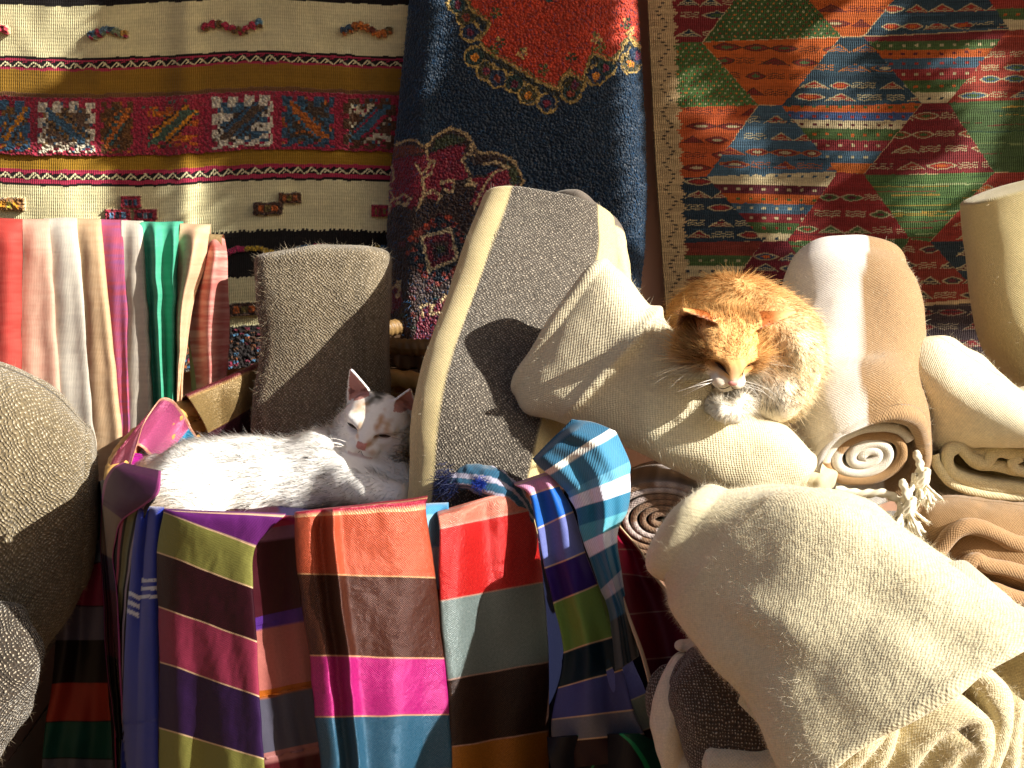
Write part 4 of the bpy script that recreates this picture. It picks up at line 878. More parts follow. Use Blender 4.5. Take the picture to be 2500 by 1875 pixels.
o = drape("draped_scarf", [(440, 985, 640, 885, .05, .05), (447, 966, 640, 880, .02, .02), (462, 972, 642, 898, -.012, -.012), (507, 1056, 648, 975, .0, .0), (522, 1130, 652, 1090, .03, .03), (530, 1200, 655, 1160, .05, .05)], ['#5c1022', '#5c1022', '#8c7448', '#3c1024', '#2c0c1c'], M_lurex,
      yback, folds=lambda u, v: .006 * np.sin(u * 9 + v), thread='#a0804c', seed=23)
tag(o, "tan and maroon banded scarf over the back of the rim beside the grey tweed roll", "scarf", G_SC)
# maroon scarf and dark one to the right of the basket
yr13 = lambda px, py: 1.72 + 0 * px + (py - 1290) * -.0004
o = drape("fallen_scarf", [(1480, 1300, 1512, 1286), (1490, 1340, 1560, 1345), (1500, 1400, 1604, 1412), (1530, 1500, 1662, 1490), (1570, 1610, 1700, 1600), (1590, 1700, 1730, 1680), (1600, 1800, 1730, 1780)], ['#7c0c28', '#7c0c28', '#5c0a1c', '#5c0a1c', '#4a0818', '#3c0814'], M_satin, yr13, folds=lambda u, v: .018 * np.sin(u * 6 + v * .5), thread='#8c6c5c', seed=31, edge='#cdb48c')
tag(o, "deep maroon scarf with a cream corded edge lying between the basket and the cream blankets", "scarf", "scarves fallen beside the basket")
yr14 = lambda px, py: 1.62 + 0 * px
def greenv(u, v, px, py):
    m = np.abs(u - .35 - .1 * np.sin(v * 2)) < .012; m2 = np.abs(u - .8) < .02; C = np.where((u > .78)[..., None], lin('#0f4438'), lin('#12121c')); return np.where((m | m2)[..., None], lin('#1c8c58'), C)
o = drape("fallen_scarf", [(1335, 1800, 1560, 1790), (1340, 1850, 1600, 1815), (1360, 1930, 1640, 1880), (1380, 2050, 1650, 2000)], ['#12121c'] * 3, M_satin, yr14, folds=lambda u, v: .02 * np.sin(u * 9 + v), thread=None, seed=32, vcol=greenv)
tag(o, "almost black scarf with fine green lines at the bottom edge, right of the basket", "scarf", "scarves fallen beside the basket")
# ================================================================ wool rolls
def band(ct, edges, cols, soft=.01):
    C = np.broadcast_to(lin(cols[0]), ct.shape + (3,)).copy()
    for e, c in zip(edges, cols[1:]): f = sm(ct, e - soft, e + soft)[..., None]; C = C * (1 - f) + lin(c) * f
    return C
# grey tweed upright
def c_i(ct, s, sv, G):
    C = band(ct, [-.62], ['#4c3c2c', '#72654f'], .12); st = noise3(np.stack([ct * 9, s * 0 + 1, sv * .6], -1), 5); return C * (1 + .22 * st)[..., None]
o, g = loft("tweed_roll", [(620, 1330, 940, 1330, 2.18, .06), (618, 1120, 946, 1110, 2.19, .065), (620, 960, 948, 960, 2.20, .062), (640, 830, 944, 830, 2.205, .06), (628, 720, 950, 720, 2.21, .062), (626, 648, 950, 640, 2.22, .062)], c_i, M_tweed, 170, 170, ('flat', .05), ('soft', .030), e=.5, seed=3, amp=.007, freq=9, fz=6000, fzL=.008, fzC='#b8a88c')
tag(o, "grey brown tweed roll standing upright behind the white cat", "blanket roll")
# tall striped roll
def c_j(ct, s, sv, G):
    e = .018 * np.sin(sv * 5); C = band(ct + e, [-.46, .50], ['#d0bc88', '#544c42', '#d0bc86'], .012); f = (s < -.1); return C
ro = empty("striped_roll", P(1150, 1180, 2.0), "tall cream roll with a broad dark grey stripe leaning behind the white cat", "blanket roll")
st_j = [(985, 1290, 1300, 1330, 1.80, .08), (1002, 1150, 1330, 1200, 1.82, .085), (1006, 1010, 1372, 1075, 1.855, .085), (1048, 850, 1430, 915, 1.955, .082), (1098, 700, 1480, 775, 2.045, .08), (1134, 595, 1502, 670, 2.11, .078), (1172, 500, 1492, 572, 2.16, .072)]
o, g = loft("outer_layer", st_j, c_j, M_stripe, 170, 190, ('round', .04), ('soft', .022), e=.6, seed=5, amp=.005, freq=9, fz=3000, fzL=.006)
o.parent = ro; ro.location = (0, 0, 0)
# grey stripe uses the speckled cloth
def resplit(o, test, mat):
    me = o.data; me.materials.append(mat); n = len(me.polygons); C = np.zeros(len(me.vertices) * 4); me.color_attributes["Col"].data.foreach_get("color", C); C = C.reshape(-1, 4)[:, :3]
    ls = np.zeros(n, int); me.polygons.foreach_get("loop_start", ls); vi = np.zeros(len(me.loops), int); me.loops.foreach_get("vertex_index", vi); mi = np.zeros(n, int); me.polygons.foreach_get("material_index", mi)
    k = test(C[vi[ls]]) & (mi == 0); mi[k] = len(me.materials) - 1; me.polygons.foreach_set("material_index", mi)
resplit(o, lambda c: c.sum(1) < .8, M_tweed)
def c_j2(ct, s, sv, G): return band(sv, [.74], ['#dcc894', '#6a6056'], .01) * (1 + .0 * ct)[..., None]
o, g = loft("inner_fold", [(1400, 1000, 1440, 960, 2.02, .05), (1440, 760, 1522, 800, 2.09, .055), (1450, 640, 1532, 690, 2.14, .055), (1420, 560, 1524, 600, 2.17, .05), (1350, 500, 1468, 530, 2.20, .045)], c_j2, M_stripe, 90, 110, ('round', .03), ('round', .03), seed=6, amp=.010, freq=18)
o.parent = ro
# diagonal cream roll under the ginger cat
def bend_k(ct, s, sv, G): return .012 * np.exp(-((sv - .33) / .02) ** 2) * (s > 0) * sm(ct, -1, .2) - .016 * np.exp(-((sv - .62) / .09) ** 2) * sm(ct, -.2, .7)
st_k = [(1262, 965, 1492, 640, 1.82, .045), (1290, 1005, 1535, 680, 1.81, .06), (1360, 1022, 1600, 765, 1.80, .075), (1500, 1075, 1725, 885, 1.79, .08), (1640, 1140, 1850, 975, 1.78, .08), (1760, 1195, 1930, 1045, 1.77, .08), (1840, 1222, 1982, 1105, 1.76, .07)]
o, g = loft("cream_roll", st_k, solid('#d8cba8'), M_cream, 190, 210, ('soft', .025), ('soft', .018), e=.66, seed=8, amp=.010, freq=8, bend=bend_k, fz=3500, fzL=.007, swap=False)
tag(o, "cream ribbed wool roll lying slantwise under the ginger cat", "blanket roll")
o, g = loft("cream_roll", [(1900, 1200, 1960, 1090, 1.86, .06), (1960, 1210, 2000, 1120, 1.85, .055), (1990, 1205, 2022, 1140, 1.84, .04)], solid('#cdbd96'), M_stripe, 60, 60, ('round', .02), ('soft', .02), seed=9, amp=.006)
tag(o, "small cream roll end poking out behind the slanted cream roll", "blanket roll")
# white and tan roll with the spiral end
def c_l(ct, s, sv, G): return band(ct + .10 * np.sin(sv * 2.6 + .4), [.10], ['#ddd5ca', '#a0805a'], .012)
rl = empty("white_tan_roll", (0, 0, 0), "white and tan striped roll with its spiral end showing, right of the ginger cat", "blanket roll")
st_l = [(1996, 1190, 2256, 1060, 1.84, .10, 1.86), (1968, 1110, 2272, 1000, 1.90, .115), (1945, 1010, 2264, 930, 1.97, .115), (1918, 860, 2242, 820, 2.06, .11), (1908, 770, 2230, 745, 2.12, .105), (1916, 712, 2222, 690, 2.16, .10)]
def bend_l(ct, s, sv, G): return .010 * np.sin(sv * 9 + ct * 2) 
o, g = loft("outer_layer", st_l, c_l, M_stripe, 180, 190, ('open', .10), ('soft', .05), e=.72, seed=10, amp=.006, freq=9, bend=bend_l, fz=5000, fzL=.006); o.parent = rl
resplit(o, lambda c: c[:, 2] < .3, M_cream)
def endspiral(parent, cx, cy, Y, e1px, e2px, ax, turns, r0, th, depth, colf, mat, ph, wob=.06, seed=1, name="rolled_layers", n=260, skew=0):
    c = P(cx, cy, Y); e1 = P(cx + e1px[0], cy + e1px[1], Y) - c; e2 = P(cx + e2px[0], cy + e2px[1], Y) - c
    mb = MB(); path = spiral_path(c, e1, e2, turns, r0, 1, ph, wob, seed); ax = norm(ax); strip(mb, path, ax, th, depth, colf, 0, n); o = mb.build(name, [mat], parent); return o
ax_l = norm(P(2105, 1110, 1.84) - P(2080, 820, 2.05))
def col_l(t, d): return np.where((((t > .62) & (t < .88)))[..., None], lin('#98764e'), lin('#d8cfbe'))
endspiral(rl, 2118, 1118, 1.84, (112, -34), (22, 66), ax_l * np.array([1, 1, .3]), 3.6, .05, .0165, .10, col_l, M_stripe, 2.4, .09, 3)
# broad fuzzy cream blanket in front
def bend_p(ct, s, sv, G): return .010 * fbm3(G * (9, 9, 9), 77, 2) + .012 * np.exp(-((ct + .25 - .3 * sv) / .16) ** 2) * sm(sv, .2, .5)
st_p = [(1640, 1405, 1770, 1196, 1.58, .07), (1662, 1480, 1930, 1186, 1.56, .10), (1740, 1585, 2090, 1208, 1.52, .12), (1815, 1680, 2235, 1300, 1.47, .125), (1875, 1775, 2375, 1395, 1.42, .125), (1915, 1875, 2495, 1480, 1.37, .12), (1955, 1960, 2600, 1560, 1.33, .11)]
rp = empty("cream_blanket", (0, 0, 0), "broad fluffy cream blanket folded into a thick roll at the lower right, nearest of all", "blanket")
o, g = loft("outer_layer", st_p, solid('#dccfa8'), M_fuzzy, 230, 230, ('soft', .045), ('open', .12), e=.6, seed=12, amp=.009, freq=7, bend=bend_p, fz=32000, fzL=.006, fzC='#e8dcc0', amp2=.0008, fzW=.00028); o.parent = rp
def folds_p():
    ax = norm(P(2250, 1720, 1.33) - P(1900, 1400, 1.47)); z = lambda L, Y: np.array([P(1500 + a / 2.212, 1150 + b / 2.212, Y + (c if True else 0)) for a, b, c in L])
    def one(L, Y, th, col, dp=.15, seed=1):
        mb = MB(); G = strip(mb, z(L, Y), ax, th, dp, lin(col) * 1.0, 0, 260); fuzz_from_grid(mb, G, 2500, .006, lin('#efe4c8'), seed, 1, W=.0004); return mb.build("folded_layer", [M_fuzzy, M_fib], rp)
    one([(1180, 1720, 0), (1240, 1560, 0), (1300, 1420, 0), (1420, 1370, .0), (1530, 1300, 0), (1640, 1190, 0), (1820, 1130, 0), (2010, 1150, 0), (2130, 1260, 0), (2150, 1420, 0), (2080, 1620, 0), (2040, 1760, 0)], 1.325, .030, '#d6c8a0', seed=1)
    one([(1560, 1760, 0), (1640, 1600, 0), (1740, 1470, 0), (1840, 1400, 0), (1960, 1370, 0), (2040, 1440, 0), (2040, 1560, 0), (1980, 1680, 0), (1950, 1760, 0)], 1.315, .026, '#d2c49c', seed=2)
    one([(1330, 1330, .01), (1450, 1290, 0), (1560, 1180, 0), (1700, 1080, 0), (1860, 1000, 0), (2050, 960, .02), (2260, 980, .03), (2350, 1120, .03), (2300, 1350, .03), (2260, 1560, .03), (2240, 1760, .03)], 1.350, .030, '#d8caa4', seed=3)
    one([(1240, 1780, -.01), (1300, 1640, -.01), (1400, 1520, -.01), (1480, 1440, 0), (1530, 1400, 0), (1500, 1540, 0), (1430, 1660, 0), (1400, 1780, 0)], 1.315, .026, '#d6c8a0', seed=4)
    one([(1780, 1760, 0), (1830, 1620, 0), (1900, 1520, 0), (1950, 1500, 0)], 1.31, .024, '#cfc096', seed=5)
    one([(2160, 1760, 0), (2190, 1560, 0), (2200, 1400, 0), (2230, 1250, .01)], 1.33, .026, '#d6c8a0', seed=6)
folds_p()
# cream blanket at the right with folds and tassels
rm = empty("tasselled_blanket", (0, 0, 0), "cream blanket with a knotted fringe, its folded end showing at the right edge", "blanket")
st_m = [(2262, 1130, 2250, 830, 2.02, .05), (2300, 1110, 2290, 830, 1.98, .085), (2380, 1080, 2360, 872, 1.95, .10), (2460, 1060, 2440, 925, 1.93, .11), (2560, 1060, 2540, 985, 1.92, .11), (2700, 1100, 2680, 1040, 1.92, .11)]
o, g = loft("top_fold", st_m, solid('#ded2b0'), M_cream, 130, 130, ('soft', .02), ('round', .03), e=.8, seed=14, amp=.009, freq=10, fz=2500, fzL=.007); o.parent = rm
def folds_m():
    ax = norm((-.25, -.9, .12)); z = lambda L, Y: np.array([P(1550 + a / 2.3284, 600 + b / 2.3284, Y) for a, b in L])
    for L, Y, th, c in (([(2300, 900), (2120, 960), (1990, 1030), (1880, 1080), (1900, 1170), (1990, 1180), (2060, 1130)], 1.88, .018, '#d9cda6'),
                        ([(2050, 1030), (2120, 1020), (2220, 980), (2330, 1000)], 1.89, .018, '#d9cda6'),
                        ([(2350, 1180), (2180, 1190), (2060, 1180), (1990, 1240), (1900, 1200), (1850, 1150), (1780, 1190), (1800, 1290), (1930, 1350), (2100, 1380), (2350, 1400)], 1.87, .020, '#d6c99e'),
                        ([(2350, 1300), (2200, 1290), (2080, 1260), (1960, 1250), (1890, 1200)], 1.875, .018, '#d2c498'),
                        ([(2200, 1210), (2150, 1240), (2200, 1280), (2350, 1250)], 1.868, .015, '#d9cda6'),
                        ([(2350, 1430), (2150, 1430), (1950, 1405), (1800, 1350), (1720, 1250), (1700, 1190)], 1.87, .016, '#d6c99e')):
        mb = MB(); G = strip(mb, z(L, Y), ax, th, .16, lin(c), 0, 220); mb.build("folded_layer", [M_cream], rm)
    # backing mass so that the folds are filled
    o, g = loft("inner_mass", [(2300, 1210, 2300, 1030, 2.0, .06), (2420, 1225, 2420, 1040, 1.99, .07), (2700, 1240, 2700, 1060, 1.99, .07)], solid('#a89870'), M_cream, 60, 60, ('round', .03), ('round', .03), seed=3); o.parent = rm
folds_m()
def cord(mb, pts, r, n=60, m=0, c='#e6dcc0', twist=0.0, rings=10):
    cc = crom(np.array(pts, float), np.linspace(0, len(pts) - 1, n)); T = norm(np.gradient(cc, axis=0)); S = norm(np.cross(T, (.2, .9, .3))); W_ = np.cross(T, S); th = np.linspace(0, 2 * np.pi, rings, endpoint=False)
    rr = (np.broadcast_to(r, (n,)))[:, None] * (1 + .18 * np.sin(th[None, :] * 2 + np.arange(n)[:, None] * twist))
    G = cc[:, None] + rr[..., None] * (np.cos(th)[None, :, None] * S[:, None] + np.sin(th)[None, :, None] * W_[:, None]); mb.grid(G, lin(c), None, m, closed=True)
def tassel(cx, cy, Y, n, L, lean, seed):
    r = np.random.default_rng(seed); mb = MB(); k0 = P(cx, cy, Y)
    cord(mb, [P(cx - 10, cy - 60, Y + .02), P(cx, cy - 30, Y), k0], .006, 30, twist=.6)
    for k in range(5):
        a = k * 1.3; cord(mb, [k0 + np.array([.010 * math.cos(a + t), -.004 + .008 * math.sin(a + t), .012 * math.sin(t * 1.7 + a)]) for t in np.linspace(0, 4, 8)], .0042, 40, twist=.5)
    for k in range(n):
        d = np.array([r.normal() * .5 + lean, r.normal() * .45 - .3, -.9]); d /= np.linalg.norm(d); l = L * r.uniform(.7, 1.15)
        cord(mb, [k0 + d * .004, k0 + d * l * .5 + r.normal(size=3) * .003, k0 + d * l], np.linspace(.0024, .0030, 30), 30, twist=.9, rings=7)
        R = np.repeat((k0 + d * l)[None], 14, 0) + r.normal(size=(14, 3)) * .002; blades(mb, R, d + r.normal(size=(14, 3)) * .3, .008, .0008, lin('#f0e8d0'), seed + k, m=1)
    return mb.build("tassel", [M_cream, M_fib], rm)
tassel(2246, 1165, 1.83, 26, .048, -.1, 3); tassel(2212, 1235, 1.80, 30, .052, -.05, 5)
mb = MB(); cord(mb, [P(2040, 1195, 1.84), P(2100, 1205, 1.83), P(2160, 1205, 1.82), P(2200, 1225, 1.81)], .0065, 50, twist=.7); mb.build("fringe_cord", [M_cream], rm)
# tan folded blanket
rq = empty("tan_blanket", (0, 0, 0), "tan brown folded blanket under the tasselled cream one at the right edge", "blanket")
def folds_q():
    z = lambda L, Y: np.array([P(a, b, Y) for a, b in L]); ax = norm((-.3, -.85, .35))
    o, g = loft("top_fold", [(2250, 1350, 2262, 1215, 1.86, .05), (2310, 1395, 2320, 1215, 1.84, .07), (2420, 1440, 2420, 1225, 1.82, .08), (2560, 1480, 2560, 1240, 1.81, .08)], solid('#98764e'), M_cream, 110, 90, ('soft', .03), ('round', .02), seed=4, amp=.007, fz=1500, fzL=.006, fzC='#d8b48c'); o.parent = rq
    for L, Y, th, c in (([(2250, 1375), (2290, 1345), (2340, 1292), (2400, 1290), (2480, 1325), (2600, 1360)], 1.74, .026, '#a48058'), ([(2330, 1400), (2380, 1370), (2410, 1380), (2480, 1395), (2600, 1440)], 1.72, .024, '#a48058'), ([(2360, 1430), (2420, 1440), (2500, 1465), (2600, 1490)], 1.71, .024, '#a88058')):
        mb = MB(); strip(mb, z(L, Y), ax, th, .14, lin(c), 0, 160); mb.build("folded_layer", [M_cream], rq)
folds_q()
# spiral brown roll
rs = empty("brown_roll", (0, 0, 0), "brown and lilac grey rolled rug, its tight spiral end facing out beneath the slanted roll", "rug roll")
def col_o(t, d): return np.where((np.mod(t * 5.2, 1) > .72)[..., None], lin('#a89890'), lin('#7c604a')) * (1 + .25 * np.sin(t * 900))[..., None]
endspiral(rs, 1612, 1272, 1.74, (150, 8), (-8, 96), (-.15, -1, .22), 6.2, .08, .0095, .3, col_o, M_tweed if False else M_cream, .6, .04, 5, n=520)
# cream roll top right
o, g = loft("cream_roll", [(2352, 505, 2700, 400, 2.28, .08), (2362, 600, 2720, 560, 2.27, .085), (2380, 720, 2740, 680, 2.25, .09), (2402, 820, 2760, 800, 2.22, .09), (2450, 900, 2780, 900, 2.19, .085)], solid('#cdbc88'), M_stripe, 110, 120, ('soft', .012), ('soft', .05), e=.7, seed=17, amp=.006, freq=8, fz=800, fzL=.006)
tag(o, "pale cream roll standing at the upper right edge", "blanket roll")
# tweed roll at the left
def c_f(ct, s, sv, G): return fill('#74664c', ct.shape) * (1 + .12 * fbm3(G * 9, 4))[..., None]
o, g = loft("coarse_tweed_roll", [(-420, 1720, -400, 830, 1.94, .13), (-150, 1720, -160, 850, 1.94, .13), (0, 1690, 0, 896, 1.94, .125), (80, 1620, 84, 934, 1.945, .115), (150, 1530, 156, 990, 1.95, .10), (205, 1430, 208, 1045, 1.96, .075)], c_f, M_coarse, 190, 200, ('round', .05), ('round', .025), e=.8, seed=18, amp=.006, freq=8, fz=5000, fzL=.008, fzC='#b8a888')
tag(o, "large coarse beige tweed roll at the left edge", "blanket roll")
o, g = loft("dark_tweed_roll", [(-300, 1900, -300, 1450, 1.74, .09), (-60, 1900, -60, 1470, 1.74, .09), (20, 1800, 50, 1490, 1.74, .08), (60, 1690, 88, 1560, 1.75, .045)], solid('#3a3026'), M_coarse, 120, 110, ('round', .04), ('round', .02), seed=19, amp=.016, freq=10, fz=1500, fzL=.010, fzC='#8c7c64')
tag(o, "darker tweed roll below the large one at the left edge", "blanket roll")
# dark speckled rug bundle lower right
def c_r(ct, s, sv, G): return band(sv, [.10, .30], ['#d8cbb0', '#463a2e', '#463a2e'], .01)
rr_ = empty("speckled_rug", (0, 0, 0), "bunched rug in dark brown speckled wool and cream, below the fluffy blanket", "rug")
for st, cf, mt, sd in (([(1640, 1720, 1700, 1575, 1.52, .03), (1650, 1760, 1790, 1570, 1.50, .05), (1690, 1870, 1900, 1640, 1.48, .05), (1760, 1960, 2000, 1800, 1.46, .05)], solid('#4c3e32'), M_dark, 3),
                       ([(1622, 1750, 1665, 1590, 1.53, .03), (1625, 1830, 1672, 1600, 1.52, .035), (1640, 1930, 1690, 1640, 1.50, .03)], solid('#dccfb4'), M_stripe, 4),
                       ([(1612, 1700, 1640, 1630, 1.545, .03), (1618, 1790, 1650, 1640, 1.53, .035), (1630, 1820, 1664, 1690, 1.53, .03)], solid('#4c3e32'), M_dark, 5),
                       ([(1732, 1900, 1742, 1812, 1.445, .025), (1860, 1905, 1870, 1822, 1.43, .03), (1990, 1920, 1995, 1830, 1.42, .03)], solid('#d8cbac'), M_cream, 6),
                       ([(1640, 2000, 1640, 1700, 1.53, .04), (1720, 2020, 1720, 1800, 1.52, .05), (1900, 2050, 1900, 1880, 1.50, .05)], solid('#d2c5ac'), M_stripe, 7),
                       ([(1660, 1590, 1672, 1560, 1.55, .012), (1700, 1600, 1712, 1556, 1.55, .02), (1760, 1620, 1770, 1560, 1.55, .02)], solid('#dccfb4'), M_stripe, 8)):
    o, g = loft("rug_fold", st, cf, mt, 90, 90, ('round', .012), ('round', .02), seed=sd, amp=.006, freq=20); o.parent = rr_
# supports out of sight below: folded rugs the pile rests on
def folded_stack(x0, x1, y0, y1, z0, z1, cols, label):
    n = len(cols); h = (z1 - z0) / n; root = empty("folded_rug_stack", (0, 0, 0), label, "rug stack")
    for k, c in enumerate(cols):
        zc = z0 + (k + .5) * h; t = np.linspace(0, 2 * np.pi, 80, endpoint=False); f = lambda x, p: np.sign(x) * np.abs(x) ** p
        yy = (y0 + y1) / 2 + (y1 - y0) / 2 * f(np.cos(t), .25); zz = zc + h * .49 * f(np.sin(t), .7)
        xs = np.linspace(x0, x1, 80)[:, None]; G = np.stack([xs + 0 * yy, yy + .01 * noise2(xs * 6, yy * 4, k), zz + .006 * noise2(xs * 8, yy * 7, k + 9)], -1)
        mb = MB(); mb.grid(G, lin(c), np.stack([xs + 0 * yy, np.cumsum(np.full(80, .02)) + 0 * G[..., 0]], -1), closed=True); mb.grid(G[[0, 0]] * 1 + np.array([0, 0, 0]), lin(c)) if False else None
        for row, s in ((G[0], 1), (G[-1], -1)):
            cc = row.mean(0); V = np.concatenate([row, cc[None]]); F = [(i, (i + 1) % 80, 80) for i in range(80)]; mb.raw(V, F, lin(c))
        mb.build("folded_rug", [M_cream], root)
folded_stack(.33, 1.5, 1.42, 2.3, 0.0, .50, ['#5c2420', '#6a5a44', '#3c2a34', '#7c2c28', '#54483a'], "stack of folded rugs the cream rolls rest on")
folded_stack(-1.7, -.92, 1.86, 2.35, 0.0, .40, ['#2c2420', '#3c1818', '#242020', '#302a24'], "stack of folded rugs under the tweed rolls at the left")

# added cane shade out of view; gaps shaped to place sun patches on the rugs
def added_awning():
    zA = 2.40; polys = [[(-400, -300), (185, -300), (165, 120), (105, 235), (-400, 270)], [(-400, 395), (205, 380), (250, 440), (262, 640), (-400, 640)], [(428, 372), (530, 372), (530, 450), (545, 600), (455, 600), (440, 460)],
             
             [(1640, 150), (1700, 200), (1760, 240), (1860, 300), (1850, 360), (1740, 300), (1640, 230)], [(1990, 60), (2110, -20), (2200, -60), (2240, 20), (2130, 120), (2160, 330), (2100, 420), (2060, 300)],
             [(1790, 250), (1900, 300), (1960, 430), (1920, 560), (1880, 420)], [(2280, 150), (2420, 80), (2470, 260), (2400, 480), (2340, 420)], [(1930, 450), (2010, 460), (2040, 640), (1960, 620)], [(2180, 420), (2330, 400), (2290, 560), (2200, 560)]]
    root = empty("added_awning", (0, 1.9, zA), "added cane shade above the stall, out of view, gaps shaped for the sun patches", "added_awning"); n = 0
    xs = np.arange(-1.6, 4.4, .018); mb = MB(); mbr = MB(); th = np.linspace(0, 2 * np.pi, 6, endpoint=False)
    polys_b = [[(1478, -300), (1640, -300), (1640, 900), (1550, 900), (1505, 400)], [(1030, -60), (1085, -60), (1060, 140), (1030, 260), (1010, 250)]]
    for x0 in xs:
        y = np.arange(1.45, 2.6, .02); x = x0 + .003 * np.sin(y * 9 + x0 * 20); t = (2.5 - y) / (-SUN[1]) * -1
        lit = np.zeros(len(y), bool)
        for YW, pl in ((2.55, polys), (2.48, polys_b)):
            t = (YW - y) / (-SUN[1]); wx = x - SUN[0] * t; wz = zA - SUN[2] * t; d = wz - CAMZ; f = YW * math.cos(PITCH) - d * math.sin(PITCH)
            px = 1250 + FPX * wx / f; py = 937.5 - FPX * (YW * math.sin(PITCH) + d * math.cos(PITCH)) / f
            for p in pl:
                p = np.array(p, float); acc = np.zeros(len(y), bool)
                for (xa, ya), (xb, yb) in zip(p, np.roll(p, -1, 0)):
                    if ya != yb: acc ^= ((ya > py) != (yb > py)) & (px < (xb - xa) * (py - ya) / (yb - ya) + xa)
                lit |= acc
        k = 0
        while k < len(y) - 1:
            if lit[k]: k += 1; continue
            e = k
            while e < len(y) - 1 and not lit[e + 1]: e += 1
            if e > k:
                c = np.stack([np.full(2, x0), [y[k] - .01, y[e] + .01], np.full(2, zA)], -1); G = c[:, None] + .0098 * np.stack([np.cos(th), 0 * th, .5 * np.sin(th)], -1)[None]
                mb.grid(G, lin('#9a7c4c'), None, closed=True)
            k = e + 1
    put(mb.build("shade_slats", [M_cane]), root); mb = MB()
    for y in (1.46, 2.58): box_grid(mb, -1.6, 4.4, y - .015, y + .015, zA + .008, zA + .04, '#6a5030')
    put(mb.build("shade_batten", [M_wood]), root)
added_awning()
# ================================================================ cats: one continuous body surface each (distance field -> mesh), fur strands on it
def surface_nets(F, org, h):
    S = F < 0; nx, ny, nz = F.shape
    c = [S[i:nx - 1 + i, j:ny - 1 + j, k:nz - 1 + k] for i in (0, 1) for j in (0, 1) for k in (0, 1)]
    a = np.logical_or.reduce(c) & ~np.logical_and.reduce(c); idx = -np.ones(a.shape, int); I = np.argwhere(a); idx[a] = np.arange(len(I))
    acc = np.zeros((len(I), 3)); cnt = np.zeros(len(I)); cs = [(i, j, k) for i in (0, 1) for j in (0, 1) for k in (0, 1)]
    f = lambda o: F[I[:, 0] + o[0], I[:, 1] + o[1], I[:, 2] + o[2]]
    for p in range(8):
        for q in range(p + 1, 8):
            A, B = cs[p], cs[q]
            if sum(abs(A[i] - B[i]) for i in range(3)) != 1: continue
            fa, fb = f(A), f(B); m = (fa < 0) != (fb < 0); t = fa / np.where(m, fa - fb, 1)
            acc += np.where(m[:, None], np.array(A) + t[:, None] * (np.array(B) - np.array(A)), 0); cnt += m
    V = org + (I + acc / cnt[:, None]) * h; Q = []
    for ax in range(3):
        b, c_ = (ax + 1) % 3, (ax + 2) % 3; s0 = [slice(None)] * 3; s1 = [slice(None)] * 3; s0[ax] = slice(0, -1); s1[ax] = slice(1, None)
        X = S[tuple(s0)] != S[tuple(s1)]; E = np.argwhere(X); ok = (E[:, b] > 0) & (E[:, c_] > 0) & (E[:, b] < F.shape[b] - 1) & (E[:, c_] < F.shape[c_] - 1); E = E[ok]
        def g(db, dc): e = E.copy(); e[:, b] -= db; e[:, c_] -= dc; return idx[e[:, 0], e[:, 1], e[:, 2]]
        q = np.stack([g(1, 1), g(0, 1), g(0, 0), g(1, 0)], -1); fl = ~S[E[:, 0], E[:, 1], E[:, 2]]; q[fl] = q[fl][:, ::-1]; Q.append(q)
    return V, np.concatenate(Q)
def ell_d(p, c, r, R=None):
    q = p - c
    if R is not None: q = q @ np.asarray(R).T
    r = np.asarray(r, float); k0 = np.linalg.norm(q / r, axis=-1); k1 = np.linalg.norm(q / (r * r), axis=-1); return k0 * (k0 - 1) / np.maximum(k1, 1e-9)
def cap_d(p, a, b, ra, rb):
    a, b = np.asarray(a, float), np.asarray(b, float); ab = b - a; t = np.clip(((p - a) @ ab) / (ab @ ab), 0, 1); return np.linalg.norm(p - a - t[..., None] * ab, axis=-1) - (ra + (rb - ra) * t)
def smin(a, b, k):
    h = np.clip(.5 + .5 * (b - a) / k, 0, 1); return b * (1 - h) + a * h - k * h * (1 - h)
def smax(a, b, k): return -smin(-a, -b, k)
